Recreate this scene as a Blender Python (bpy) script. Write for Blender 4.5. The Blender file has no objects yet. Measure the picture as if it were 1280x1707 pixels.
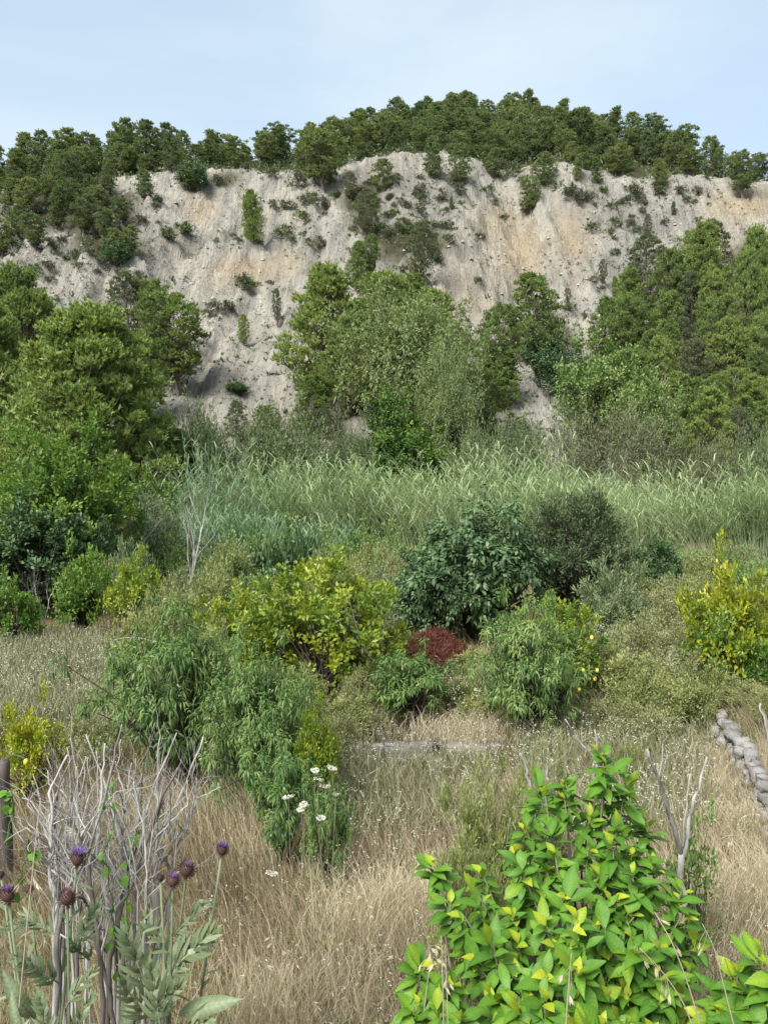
import bpy, math
import numpy as np
from mathutils import Vector, Matrix

SC = bpy.context.scene
COL = SC.collection
R = math.radians

# ------------------------------------------------------------------ camera, sky, sun, exposure
FPX, CU, CV, HORIZON, CAM_Z = 1420.0, 640.0, 853.5, 780.0, 4.0     # in pixels of the 1280 x 1707 photograph
PITCH = math.atan((CV - HORIZON) / FPX)
cam_d = bpy.data.cameras.new('camera')
cam = bpy.data.objects.new('camera', cam_d)
COL.objects.link(cam)
cam.location = (0, 0, CAM_Z)
cam.rotation_euler = (R(90) - PITCH, 0, 0)
cam_d.sensor_fit = 'VERTICAL'
cam_d.angle = 2 * math.atan(CV / FPX)
cam_d.clip_start = 0.05
cam_d.clip_end = 4000
SC.camera = cam

SUN_EL, SUN_AZ = 48.0, 216.0          # azimuth clockwise from +Y (the view direction): behind the camera, to its left
w = bpy.data.worlds.new('World')
SC.world = w
w.use_nodes = True
nt = w.node_tree
nt.nodes.clear()
sky = nt.nodes.new('ShaderNodeTexSky')
sky.sky_type = 'NISHITA'
sky.sun_disc = False
sky.sun_elevation = R(SUN_EL)
sky.sun_rotation = R(SUN_AZ)
sky.air_density = 1.0
sky.dust_density = 1.2
sky.ozone_density = 1.6
tc = nt.nodes.new('ShaderNodeTexCoord')
mp = nt.nodes.new('ShaderNodeMapping')
mp.inputs['Scale'].default_value = (1.0, 1.0, 2.6)
mp.inputs['Location'].default_value = (0.35, 0.2, 0.1)
nz = nt.nodes.new('ShaderNodeTexNoise')
nz.inputs['Scale'].default_value = 1.7
nz.inputs['Detail'].default_value = 5
nz.inputs['Roughness'].default_value = 0.5
nz.inputs['Distortion'].default_value = 0.4
rp = nt.nodes.new('ShaderNodeMapRange')
rp.interpolation_type = 'SMOOTHSTEP'
rp.inputs['From Min'].default_value = 0.36
rp.inputs['From Max'].default_value = 0.66
rp.inputs['To Min'].default_value = 0.58
rp.inputs['To Max'].default_value = 0.92
mx = nt.nodes.new('ShaderNodeMix')
mx.data_type = 'RGBA'
mx.inputs['B'].default_value = (3.2, 3.8, 4.15, 1)
bg = nt.nodes.new('ShaderNodeBackground')
bg.inputs['Strength'].default_value = 0.077
wo = nt.nodes.new('ShaderNodeOutputWorld')
L = nt.links.new
L(tc.outputs['Generated'], mp.inputs['Vector'])
L(mp.outputs['Vector'], nz.inputs['Vector'])
L(nz.outputs['Fac'], rp.inputs['Value'])
L(rp.outputs['Result'], mx.inputs['Factor'])
L(sky.outputs['Color'], mx.inputs['A'])
L(mx.outputs['Result'], bg.inputs['Color'])
L(bg.outputs['Background'], wo.inputs['Surface'])

sun_d = bpy.data.lights.new('sun', 'SUN')
sun = bpy.data.objects.new('sun', sun_d)
COL.objects.link(sun)
sun_d.energy = 2.8
sun_d.angle = R(32)
sun_d.color = (1.0, 0.965, 0.90)
sdir = Vector((math.sin(R(SUN_AZ)) * math.cos(R(SUN_EL)), math.cos(R(SUN_AZ)) * math.cos(R(SUN_EL)), math.sin(R(SUN_EL))))
sun.rotation_euler = sdir.to_track_quat('Z', 'Y').to_euler()
sun.location = sdir * 60

SC.view_settings.view_transform = 'Standard'
SC.view_settings.look = 'None'
SC.view_settings.gamma = 1
SC.view_settings.use_curve_mapping = False
SC.view_settings.exposure = 1.65
SC.cycles.use_denoising = True
SC.cycles.max_bounces = 9
SC.cycles.diffuse_bounces = 6
SC.cycles.glossy_bounces = 2
SC.cycles.transmission_bounces = 4
SC.cycles.caustics_reflective = False
SC.cycles.caustics_refractive = False

# ------------------------------------------------------------------ noise, rays
def _hash(i, j, s):
    n = (i * 374761393 + j * 668265263 + s * 974711) & 0xffffffff
    n = ((n ^ (n >> 13)) * 1274126177) & 0xffffffff
    return ((n ^ (n >> 16)) & 0xffff) / 65535.0

def vnoise(x, y, s=0):
    x = np.asarray(x, float); y = np.asarray(y, float)
    i = np.floor(x).astype(np.int64); j = np.floor(y).astype(np.int64)
    fx = x - i; fy = y - j
    fx = fx * fx * (3 - 2 * fx); fy = fy * fy * (3 - 2 * fy)
    a = _hash(i, j, s); b = _hash(i + 1, j, s); c = _hash(i, j + 1, s); d = _hash(i + 1, j + 1, s)
    return (a * (1 - fx) + b * fx) * (1 - fy) + (c * (1 - fx) + d * fx) * fy

def fbm(x, y, o=4, s=0):
    t = 0; a = 0.5; n = 0
    for k in range(o):
        t = t + a * vnoise(x * 2 ** k + 13.7 * k, y * 2 ** k + 7.1 * k, s + k); n += a; a *= 0.5
    return t / n

CP, SP = math.cos(PITCH), math.sin(PITCH)
def ray(u, v):
    a = (u - CU) / FPX; b = (CV - v) / FPX
    return np.array([a, CP + b * SP, -SP + b * CP])

def pt(u, v, y):
    """the point of pixel (u, v) that lies y metres in front of the camera"""
    d = ray(u, v)
    d = d * (y / d[1])
    return np.array([d[0], d[1], d[2] + CAM_Z])

def project(x, y, z):
    dz = z - CAM_Z
    dep = y * CP - dz * SP
    up = y * SP + dz * CP
    dep = np.maximum(dep, 0.01)
    return CU + FPX * x / dep, CV - FPX * up / dep

# ------------------------------------------------------------------ terrain
_ue = np.array([-300, 0, 200, 300, 350, 560, 600, 800, 860, 950, 1050, 1200, 1280, 1600])
_ve = np.array([350, 345, 318, 306, 294, 296, 278, 274, 280, 290, 300, 314, 335, 380])
_uc = np.array([-300, 0, 200, 400, 500, 560, 640, 700, 760, 860, 950, 1000, 1100, 1150, 1200, 1240, 1280, 1600])
_vc = np.array([300, 288, 282, 288, 268, 255, 238, 222, 210, 218, 242, 248, 264, 290, 308, 322, 332, 375])
_yc = np.array([155, 155, 155, 157, 168, 178, 190, 195, 198, 195, 182, 172, 160, 150, 146, 143, 142, 142.])
_xe = (_ue - CU) / FPX * 135
_ze = CAM_Z + (HORIZON - _ve) / FPX * 135
_xc = (_uc - CU) / FPX * _yc
_zc = CAM_Z + (HORIZON - _vc) / FPX * _yc
TOE = 49.0
_NY = np.array([-30, 0.8, 1.6, 4, 8, 12, 18, 25, 45, 50])
_NZ = np.array([2.3, 2.3, 1.05, 0.95, 0.66, 0.42, 0.2, 0.0, 0.0, 0.0])

def edge_y(x):
    return 135 + 15 * (fbm(x * 0.06, 3.3 + 0 * x, 3, 11) - 0.5)

def T(x, y):
    x = np.asarray(x, float); y = np.asarray(y, float)
    z = np.interp(y, _NY, _NZ) + 0.10 * (fbm(x * 0.7, y * 0.7, 3, 5) - 0.5) * (y > 2.2)
    # the terrace held up by the dry stone wall on the right
    wx = np.interp(y, [5.5, 7.2, 11.0, 12.5], [3.15, 3.42, 4.32, 4.8])
    k = np.clip((x - wx - 0.1) / 0.25, 0, 1) * np.clip((y - 5.0) / 1.2, 0, 1) * np.clip((13 - y) / 2.0, 0, 1)
    z = z + 0.42 * k
    ey = edge_y(x)
    ez = np.interp(x, _xe, _ze)
    s = np.clip((y - TOE) / (ey - TOE), 0, 1)
    g = np.interp(s, [0, 0.12, 0.35, 0.6, 0.85, 0.965, 1], [0, 0.05, 0.25, 0.51, 0.81, 0.985, 1.0])
    yc = np.interp(x, _xc, _yc); cz = np.interp(x, _xc, _zc)
    t = np.clip((y - ey) / np.maximum(yc - ey, 3), 0, 1)
    h = ez * g + (cz - ez) * t - np.maximum(y - np.maximum(yc, ey + 3), 0) * 0.4
    bump = np.interp(s, [0, 0.15, 0.5, 0.85, 1.0], [0, 0.25, 1.0, 1.0, 0.35]) * np.clip(1 - t * 1.5, 0.1, 1)
    wrp = x + 9 * (fbm(x * 0.04, y * 0.03, 2, 21) - 0.5)
    n1 = vnoise(wrp * 0.085, y * 0.014, 31)
    n2 = vnoise(wrp * 0.27, y * 0.035, 32)
    n3 = fbm(wrp * 0.75, y * 0.16, 2, 33)
    h = h + bump * (5.0 * (np.abs(2 * n1 - 1) - 0.5) + 2.9 * (np.abs(2 * n2 - 1) ** 0.8 - 0.55) + 1.5 * (np.abs(2 * n3 - 1) - 0.4))
    h = h + (y > TOE + 2) * (0.5 * bump + 0.15) * (fbm(x * 0.8, y * 0.8, 3, 41) - 0.5) * 2.6
    rg = 1 - np.abs(2 * fbm(wrp * 0.42, y * 0.30, 3, 47) - 1)
    h = h + bump * 3.2 * (rg - 0.75) * np.clip(fbm(x * 0.05, y * 0.05, 2, 49) * 3 - 0.8, 0.15, 1)
    return np.maximum(z, np.where(y > TOE, z + h, z - 5))

_YS = np.concatenate([np.arange(2.5, 60, 0.12), np.arange(60, 260, 0.35)])
def hit(u, v):
    """where the ray through pixel (u, v) meets the terrain"""
    d = ray(u, v)
    X = d[0] / d[1] * _YS; Z = CAM_Z + d[2] / d[1] * _YS
    b = np.nonzero(Z < T(X, _YS))[0]
    if not len(b):
        return None
    k = b[0]
    return np.array([X[k], _YS[k], float(T(X[k], _YS[k]))])

# ------------------------------------------------------------------ materials
def new_mat(name):
    m = bpy.data.materials.new(name)
    m.use_nodes = True
    t = m.node_tree
    t.nodes.clear()
    return m, t

def N(t, kind, **kw):
    n = t.nodes.new(kind)
    for k, v in kw.items():
        if k in n.inputs:
            n.inputs[k].default_value = v
        else:
            setattr(n, k, v)
    return n

def ramp(t, stops):
    r = t.nodes.new('ShaderNodeValToRGB')
    e = r.color_ramp.elements
    while len(e) < len(stops):
        e.new(0.5)
    for q, (p, c) in zip(e, stops):
        q.position = p; q.color = (*c, 1)
    return r

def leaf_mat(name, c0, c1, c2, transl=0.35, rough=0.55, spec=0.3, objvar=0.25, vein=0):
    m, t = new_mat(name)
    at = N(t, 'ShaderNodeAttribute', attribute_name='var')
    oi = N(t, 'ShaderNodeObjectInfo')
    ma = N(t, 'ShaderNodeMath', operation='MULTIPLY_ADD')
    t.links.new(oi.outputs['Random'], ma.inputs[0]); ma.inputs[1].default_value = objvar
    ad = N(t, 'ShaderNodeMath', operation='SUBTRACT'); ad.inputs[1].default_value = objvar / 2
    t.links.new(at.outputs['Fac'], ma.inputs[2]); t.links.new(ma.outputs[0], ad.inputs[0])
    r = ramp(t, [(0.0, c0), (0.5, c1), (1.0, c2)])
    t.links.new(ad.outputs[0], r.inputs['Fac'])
    p = N(t, 'ShaderNodeBsdfPrincipled', Roughness=rough)
    p.inputs['Specular IOR Level'].default_value = spec
    col = r.outputs['Color']
    if vein:
        tcn = N(t, 'ShaderNodeTexCoord'); sx = N(t, 'ShaderNodeSeparateXYZ'); t.links.new(tcn.outputs['Object'], sx.inputs[0])
        ab = N(t, 'ShaderNodeMath', operation='ABSOLUTE'); t.links.new(sx.outputs['X'], ab.inputs[0])
        ma2 = N(t, 'ShaderNodeMath', operation='MULTIPLY_ADD'); ma2.inputs[1].default_value = -0.8
        t.links.new(ab.outputs[0], ma2.inputs[0]); t.links.new(sx.outputs['Y'], ma2.inputs[2])
        fr = N(t, 'ShaderNodeMath', operation='MULTIPLY'); fr.inputs[1].default_value = vein; t.links.new(ma2.outputs[0], fr.inputs[0])
        sn = N(t, 'ShaderNodeMath', operation='SINE'); t.links.new(fr.outputs[0], sn.inputs[0])
        nz2 = N(t, 'ShaderNodeTexNoise', Scale=55, Detail=4, Roughness=0.65); t.links.new(tcn.outputs['Object'], nz2.inputs['Vector'])
        hs = N(t, 'ShaderNodeMath', operation='MULTIPLY_ADD'); hs.inputs[1].default_value = 0.14
        t.links.new(sn.outputs[0], hs.inputs[0]); t.links.new(nz2.outputs['Fac'], hs.inputs[2])
        bp = N(t, 'ShaderNodeBump', Strength=0.4, Distance=0.003); t.links.new(hs.outputs[0], bp.inputs['Height']); t.links.new(bp.outputs['Normal'], p.inputs['Normal'])
        rr = ramp(t, [(0.2, (0.80, 0.83, 0.72)), (0.55, (1.0, 1.0, 1.0)), (0.9, (1.15, 1.12, 1.1))]); t.links.new(hs.outputs[0], rr.inputs['Fac'])
        mv = N(t, 'ShaderNodeMix', data_type='RGBA', blend_type='MULTIPLY'); mv.inputs['Factor'].default_value = 1
        t.links.new(col, mv.inputs['A']); t.links.new(rr.outputs['Color'], mv.inputs['B']); col = mv.outputs['Result']
    tr = N(t, 'ShaderNodeBsdfTranslucent')
    mixc = N(t, 'ShaderNodeMix', data_type='RGBA', blend_type='MULTIPLY')
    mixc.inputs['Factor'].default_value = 1.0
    mixc.inputs['B'].default_value = (1.15, 1.1, 0.6, 1)
    t.links.new(col, mixc.inputs['A'])
    t.links.new(col, p.inputs['Base Color'])
    t.links.new(mixc.outputs['Result'], tr.inputs['Color'])
    ms = N(t, 'ShaderNodeMixShader'); ms.inputs[0].default_value = transl
    t.links.new(p.outputs[0], ms.inputs[1]); t.links.new(tr.outputs[0], ms.inputs[2])
    o = N(t, 'ShaderNodeOutputMaterial')
    t.links.new(ms.outputs[0], o.inputs['Surface'])
    return m

def rough_mat(name, c0, c1, scale=8.0, rough=0.9, bump=0.3, stretch=(1, 1, 1), detail=5):
    m, t = new_mat(name)
    tcn = N(t, 'ShaderNodeTexCoord')
    mpn = N(t, 'ShaderNodeMapping'); mpn.inputs['Scale'].default_value = stretch
    n = N(t, 'ShaderNodeTexNoise', Scale=scale, Detail=detail, Roughness=0.6)
    oi = N(t, 'ShaderNodeObjectInfo')
    t.links.new(tcn.outputs['Object'], mpn.inputs['Vector']); t.links.new(mpn.outputs['Vector'], n.inputs['Vector'])
    ma = N(t, 'ShaderNodeMath', operation='MULTIPLY_ADD'); ma.inputs[1].default_value = 0.3
    t.links.new(oi.outputs['Random'], ma.inputs[0]); t.links.new(n.outputs['Fac'], ma.inputs[2])
    r = ramp(t, [(0.4, c0), (0.85, c1)])
    t.links.new(ma.outputs[0], r.inputs['Fac'])
    p = N(t, 'ShaderNodeBsdfPrincipled', Roughness=rough)
    p.inputs['Specular IOR Level'].default_value = 0.2
    t.links.new(r.outputs['Color'], p.inputs['Base Color'])
    b = N(t, 'ShaderNodeBump', Strength=bump, Distance=0.02)
    t.links.new(n.outputs['Fac'], b.inputs['Height']); t.links.new(b.outputs['Normal'], p.inputs['Normal'])
    o = N(t, 'ShaderNodeOutputMaterial'); t.links.new(p.outputs[0], o.inputs['Surface'])
    return m

M = {}
M['pine'] = leaf_mat('pine_needles', (0.115, 0.165, 0.06), (0.2, 0.275, 0.085), (0.3, 0.365, 0.112), 0.42, objvar=0.55)
M['pine_far'] = leaf_mat('pine_needles_far', (0.095, 0.14, 0.07), (0.165, 0.225, 0.092), (0.26, 0.305, 0.112), 0.42, objvar=0.5)
M['great_pine'] = leaf_mat('great_pine_needles', (0.13, 0.195, 0.064), (0.23, 0.315, 0.095), (0.345, 0.41, 0.13), 0.42, objvar=0.0)
M['pine_grey'] = leaf_mat('pine_needles_grey', (0.085, 0.11, 0.062), (0.14, 0.168, 0.088), (0.2, 0.225, 0.115), 0.42)
M['pine_bright'] = leaf_mat('pine_needles_bright', (0.115, 0.175, 0.054), (0.195, 0.275, 0.078), (0.3, 0.365, 0.108), 0.42, objvar=0.4)
M['bark'] = rough_mat('bark', (0.07, 0.055, 0.045), (0.20, 0.17, 0.14), 6, stretch=(1, 1, .25))
M['bark_dark'] = rough_mat('dark_bark', (0.035, 0.028, 0.022), (0.09, 0.075, 0.06), 10, stretch=(1, 1, .25))
M['dead'] = rough_mat('bleached_dead_wood', (0.125, 0.115, 0.105), (0.44, 0.42, 0.39), 22, stretch=(1, 1, .12), bump=0.5)
M['dead_dark'] = rough_mat('dark_dead_wood', (0.045, 0.036, 0.032), (0.16, 0.135, 0.12), 26, stretch=(1, 1, .12), bump=0.6)
M['green_leaf'] = leaf_mat('fresh_green_leaves', (0.048, 0.112, 0.022), (0.095, 0.185, 0.034), (0.17, 0.265, 0.048), 0.35)
M['dark_leaf'] = leaf_mat('dark_glossy_leaves', (0.03, 0.062, 0.023), (0.056, 0.106, 0.04), (0.105, 0.168, 0.068), 0.18, 0.45, 0.3)
M['olive_leaf'] = leaf_mat('olive_leaves', (0.06, 0.088, 0.034), (0.11, 0.148, 0.058), (0.18, 0.215, 0.095), 0.2, 0.5)
M['silver_leaf'] = leaf_mat('silvery_green_leaves', (0.08, 0.122, 0.056), (0.138, 0.188, 0.088), (0.215, 0.26, 0.135), 0.25)
M['citrus_leaf'] = leaf_mat('yellow_green_citrus_leaves', (0.072, 0.14, 0.022), (0.155, 0.235, 0.028), (0.29, 0.345, 0.032), 0.35, 0.4, 0.4)
M['yellow_leaf'] = leaf_mat('yellowed_citrus_leaves', (0.1, 0.165, 0.016), (0.235, 0.285, 0.02), (0.42, 0.42, 0.028), 0.35, 0.4, 0.4)
M['peach_leaf'] = leaf_mat('peach_leaves', (0.05, 0.112, 0.026), (0.1, 0.18, 0.046), (0.215, 0.285, 0.085), 0.3, 0.45, 0.35)
M['bramble_leaf'] = leaf_mat('bramble_leaves', (0.072, 0.135, 0.036), (0.135, 0.215, 0.06), (0.225, 0.3, 0.105), 0.3)
M['scrub_leaf'] = leaf_mat('scrub_leaves', (0.06, 0.072, 0.034), (0.1, 0.115, 0.054), (0.15, 0.165, 0.082), 0.2)
M['greyscrub_leaf'] = leaf_mat('grey_scrub_leaves', (0.06, 0.066, 0.044), (0.098, 0.105, 0.068), (0.145, 0.152, 0.102), 0.2)
M['khaki_leaf'] = leaf_mat('khaki_weeds', (0.12, 0.142, 0.052), (0.215, 0.235, 0.1), (0.34, 0.345, 0.185), 0.3)
M['dome_leaf'] = leaf_mat('dark_dome_leaves', (0.030, 0.050, 0.021), (0.056, 0.084, 0.034), (0.098, 0.132, 0.054), 0.2)
M['thicket_leaf'] = leaf_mat('thicket_leaves', (0.055, 0.082, 0.034), (0.098, 0.135, 0.056), (0.16, 0.2, 0.09), 0.2)
M['grey_tree_leaf'] = leaf_mat('grey_green_tree_leaves', (0.085, 0.13, 0.05), (0.15, 0.205, 0.078), (0.23, 0.28, 0.112), 0.35)
M['ivy_leaf'] = leaf_mat('ivy_leaves', (0.03, 0.075, 0.016), (0.068, 0.14, 0.026), (0.14, 0.215, 0.04), 0.25)
M['reed'] = leaf_mat('reed_leaves', (0.14, 0.215, 0.095), (0.25, 0.345, 0.165), (0.41, 0.49, 0.28), 0.35, objvar=0.1)
M['reed_blue'] = leaf_mat('blue_green_reed_leaves', (0.095, 0.17, 0.09), (0.165, 0.265, 0.14), (0.27, 0.365, 0.215), 0.35, objvar=0.1)
M['straw'] = leaf_mat('dry_straw', (0.125, 0.097, 0.066), (0.335, 0.28, 0.192), (0.54, 0.48, 0.35), 0.3, 0.6, objvar=0.0)
M['big_leaf'] = leaf_mat('broad_shrub_leaves', (0.046, 0.135, 0.018), (0.125, 0.265, 0.028), (0.37, 0.42, 0.028), 0.35, 0.5, 0.3, objvar=0.34, vein=520)
M['cardoon_leaf'] = leaf_mat('silver_cardoon_leaves', (0.085, 0.12, 0.055), (0.155, 0.2, 0.105), (0.31, 0.345, 0.245), 0.25, objvar=0.4, vein=300)
M['white_petal'] = leaf_mat('white_petals', (0.36, 0.36, 0.29), (0.5, 0.5, 0.42), (0.66, 0.66, 0.6), 0.25, objvar=0.1)
M['purple'] = leaf_mat('purple_florets', (0.12, 0.06, 0.2), (0.22, 0.13, 0.4), (0.33, 0.23, 0.52), 0.3, objvar=0.1)
M['bract'] = leaf_mat('thistle_bracts', (0.052, 0.028, 0.026), (0.125, 0.068, 0.058), (0.23, 0.16, 0.1), 0.1, objvar=0.3)
M['rust'] = leaf_mat('rust_red_dead_needles', (0.065, 0.022, 0.015), (0.125, 0.04, 0.027), (0.19, 0.072, 0.048), 0.15, objvar=0.05)
M['stone'] = rough_mat('wall_limestone', (0.14, 0.134, 0.126), (0.38, 0.366, 0.345), 6, bump=1.0)
M['concrete'] = rough_mat('weathered_concrete', (0.09, 0.083, 0.078), (0.21, 0.195, 0.18), 7, bump=0.9)
M['lemon'] = rough_mat('lemon_rind', (0.62, 0.46, 0.03), (0.75, 0.60, 0.06), 30, rough=0.45, bump=0.1)

# ------------------------------------------------------------------ mesh building
class MB:
    def __init__(s):
        s.v = []; s.c = []; s.f3 = []; s.f4 = []; s.n = 0
    def add(s, v, f3=None, f4=None, c=0.5):
        v = np.asarray(v, float).reshape(-1, 3)
        if f3 is not None and len(f3): s.f3.append(np.asarray(f3, np.int64).reshape(-1, 3) + s.n)
        if f4 is not None and len(f4): s.f4.append(np.asarray(f4, np.int64).reshape(-1, 4) + s.n)
        s.v.append(v); s.c.append(np.broadcast_to(np.asarray(c, float), (len(v),)).copy()); s.n += len(v)
    def mesh(s, name, mat, smooth=False):
        me = bpy.data.meshes.new(name)
        v = np.concatenate(s.v) if s.v else np.zeros((0, 3))
        f3 = np.concatenate(s.f3) if s.f3 else np.zeros((0, 3), np.int64)
        f4 = np.concatenate(s.f4) if s.f4 else np.zeros((0, 4), np.int64)
        me.vertices.add(len(v)); me.vertices.foreach_set('co', v.astype(np.float32).ravel())
        li = np.concatenate([f3.ravel(), f4.ravel()]).astype(np.int32)
        me.loops.add(len(li)); me.loops.foreach_set('vertex_index', li)
        st = np.concatenate([np.arange(len(f3)) * 3, len(f3) * 3 + np.arange(len(f4)) * 4]).astype(np.int32)
        me.polygons.add(len(st)); me.polygons.foreach_set('loop_start', st)
        if smooth:
            me.polygons.foreach_set('use_smooth', np.ones(len(st), bool))
        a = me.attributes.new('var', 'FLOAT', 'POINT')
        a.data.foreach_set('value', np.concatenate(s.c).astype(np.float32) if s.c else np.zeros(0, np.float32))
        me.materials.append(mat)
        me.update(calc_edges=True)
        return me

def unit(a):
    a = np.asarray(a, float)
    return a / np.maximum(np.linalg.norm(a, axis=-1, keepdims=True), 1e-9)

def tube(mb, P, r, sides=6, c=0.5, cap=True):
    P = np.asarray(P, float); n = len(P)
    r = np.broadcast_to(np.asarray(r, float), (n,))
    t = unit(np.gradient(P, axis=0))
    ref = np.array([0.31, 0.17, 0.93]) if abs(t[:, 2]).mean() < 0.8 else np.array([0.95, 0.3, 0.05])
    a = unit(np.cross(t, ref)); b = np.cross(t, a)
    th = np.arange(sides) * 2 * math.pi / sides
    V = P[:, None] + r[:, None, None] * (np.cos(th)[None, :, None] * a[:, None] + np.sin(th)[None, :, None] * b[:, None])
    i = np.arange(n - 1)[:, None] * sides; j = np.arange(sides)[None]; k = (j + 1) % sides
    f4 = np.stack([i + j, i + k, i + sides + k, i + sides + j], -1).reshape(-1, 4)
    f3 = None
    V = V.reshape(-1, 3)
    if cap:
        V = np.vstack([V, P[-1] + t[-1] * r[-1] * 0.5])
        jj = np.arange(sides)
        f3 = np.stack([(n - 1) * sides + jj, (n - 1) * sides + (jj + 1) % sides, np.full(sides, n * sides)], -1)
    mb.add(V, f3, f4, c)

def leaves(mb, P, D, Nn, Ln, W, var, droop=0.0, fold=0.15, long=False):
    """many leaves: base P, direction D, face normal Nn"""
    n = len(P)
    D = unit(D); S = unit(np.cross(D, Nn)); U = np.cross(S, D)
    Ln = np.broadcast_to(Ln, (n,))[:, None]; W = np.broadcast_to(W, (n,))[:, None]
    dr = np.zeros((n, 3)); dr[:, 2] = -droop
    dr = dr * Ln
    if not long:
        A = P; B = P + D * Ln * .45 + S * W * .5 + U * W * fold + dr * .25
        C = P + D * Ln + dr; E = P + D * Ln * .45 - S * W * .5 + U * W * fold + dr * .25
        V = np.stack([A, B, C, E], 1).reshape(-1, 3)
        b = np.arange(n)[:, None] * 4
        f3 = np.concatenate([b + np.array([0, 1, 2]), b + np.array([0, 2, 3])])
        mb.add(V, f3, None, np.repeat(np.broadcast_to(var, (n,)), 4))
    else:
        A = P
        B = P + D * Ln * .33 + dr * .12 + S * W * .5 + U * W * fold; C = P + D * Ln * .33 + dr * .12 - S * W * .5 + U * W * fold
        E = P + D * Ln * .68 + dr * .48 + S * W * .38; F = P + D * Ln * .68 + dr * .48 - S * W * .38
        G = P + D * Ln * .95 + dr
        V = np.stack([A, B, C, E, F, G], 1).reshape(-1, 3)
        b = np.arange(n)[:, None] * 6
        f3 = np.concatenate([b + np.array([0, 1, 2]), b + np.array([3, 5, 4])])
        f4 = b + np.array([1, 3, 4, 2])
        mb.add(V, f3, f4, np.repeat(np.broadcast_to(var, (n,)), 6))

def rdir(g, n):
    return unit(g.normal(size=(n, 3)))

def obj(name, me, parent=None, loc=None):
    o = bpy.data.objects.new(name, me)
    COL.objects.link(o)
    if parent is not None: o.parent = parent
    if loc is not None: o.location = [float(q) for q in loc]
    return o

def tag(o, label, cat, group=None, kind=None):
    o['label'] = label; o['category'] = cat
    if group: o['group'] = group
    if kind: o['kind'] = kind
    return o

def thing(name, label, cat, loc, group=None, rz=0.0, sc=1.0):
    o = obj(name, None, None, loc)
    o.empty_display_size = 0.2
    o.rotation_euler = (0, 0, rz)
    o.scale = (sc, sc, sc) if np.isscalar(sc) else sc
    return tag(o, label, cat, group)

def structure(o):
    o['kind'] = 'structure'
    return o

# ------------------------------------------------------------------ plant builders (each returns part meshes, base at the origin)
def pine(seed, H, Rr, pads, tufts, tl, mat, base=0.22, shape='round', padr=(0.085, 0.13), name='pine'):
    g = np.random.default_rng(seed)
    wood, fol = MB(), MB()
    k = 7
    ts = np.linspace(0, 1, k)
    lean = g.normal(0, 0.05 * H, 2)
    wob = g.normal(0, 0.012 * H, (k, 2)); wob[0] = 0
    tp = np.stack([lean[0] * ts ** 1.6 + wob[:, 0], lean[1] * ts ** 1.6 + wob[:, 1], ts * H * 0.94], -1)
    tp[0, 2] = -0.4
    tube(wood, tp, H * 0.021 * (1.05 - ts) + 0.02, 7)
    for q in range(pads):
        f = (q + g.uniform(0.1, 0.9)) / pads
        hh = base + (1 - base) * f
        if shape == 'cone':
            rad = Rr * (1.02 - f) ** 0.75
        elif shape == 'egg':
            rad = Rr * (1.04 - f) ** 0.46 * min(1.0, 0.6 + 1.3 * f)
        elif shape == 'column':
            rad = Rr * math.sin(math.pi * min(0.97, 0.25 + 0.72 * f)) ** 0.7
        elif shape == 'umbrella':
            rad = Rr * (0.45 + 0.75 * f if f < 0.65 else 0.94 * math.sqrt(max(0.02, 1 - ((f - 0.65) / 0.37) ** 2)))
        else:
            rad = Rr * math.sqrt(max(0.03, 1 - (2 * f - 0.86) ** 2 / 1.30))
        az = q * 2.39996 + g.uniform(-0.5, 0.5)
        rr = rad * g.uniform(0.12, 1.0) ** 0.6 * (1.12 if g.uniform() < .2 else 1.0)
        pr = g.uniform(*padr) * H * (1.0 - 0.35 * f)
        c = np.array([np.interp(hh, ts, tp[:, 0]) + math.cos(az) * rr, np.interp(hh, ts, tp[:, 1]) + math.sin(az) * rr, hh * H * 0.97 - pr * 0.3])
        h0 = max(0.1, hh - 0.10 - 0.16 * rr / max(Rr, .1))
        a = np.array([np.interp(h0, ts, tp[:, 0]), np.interp(h0, ts, tp[:, 1]), np.interp(h0, ts, tp[:, 2])])
        mid = (a + c) / 2 + np.array([0, 0, -0.04 * H]) + g.normal(0, 0.015 * H, 3)
        tube(wood, np.stack([a, mid, c]), np.array([0.006, 0.004, 0.002]) * H * (1.1 - 0.6 * f), 4, cap=False)
        n = int(tufts * g.uniform(0.75, 1.25))
        d = rdir(g, n)
        d[:, 2] = np.where(d[:, 2] < -0.3, -d[:, 2], d[:, 2])
        p = c + d * (pr * g.uniform(0.25, 1.0, (n, 1)) ** 0.7 * g.choice([1.0, 1.0, 1.45], (n, 1))) * np.array([1.1, 1.1, 0.95])
        v0 = g.uniform(0.28, 0.62)
        vv = np.clip(v0 + g.normal(0, 0.13, n), 0, 1)
        for e in range(5):
            D = unit(d * 0.75 + np.array([0, 0, 0.95]) + g.normal(0, 0.55, (n, 3)))
            S = unit(np.cross(D, rdir(g, n)))
            ll = tl * g.uniform(0.7, 1.3, (n, 1)); ww = ll * g.uniform(0.09, 0.17, (n, 1))
            b0 = p - D * ll * 0.35
            V = np.stack([b0, b0 + D * ll * 0.5 - S * ww, b0 + D * ll, b0 + D * ll * 0.5 + S * ww], 1).reshape(-1, 3)
            bb = np.arange(n)[:, None] * 4
            fol.add(V, None, bb + np.array([0, 1, 2, 3]), np.repeat(vv, 4))
    return [('trunk', wood.mesh(name + '_trunk', M['bark'])), ('crown', fol.mesh(name + '_crown', mat))]

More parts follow.
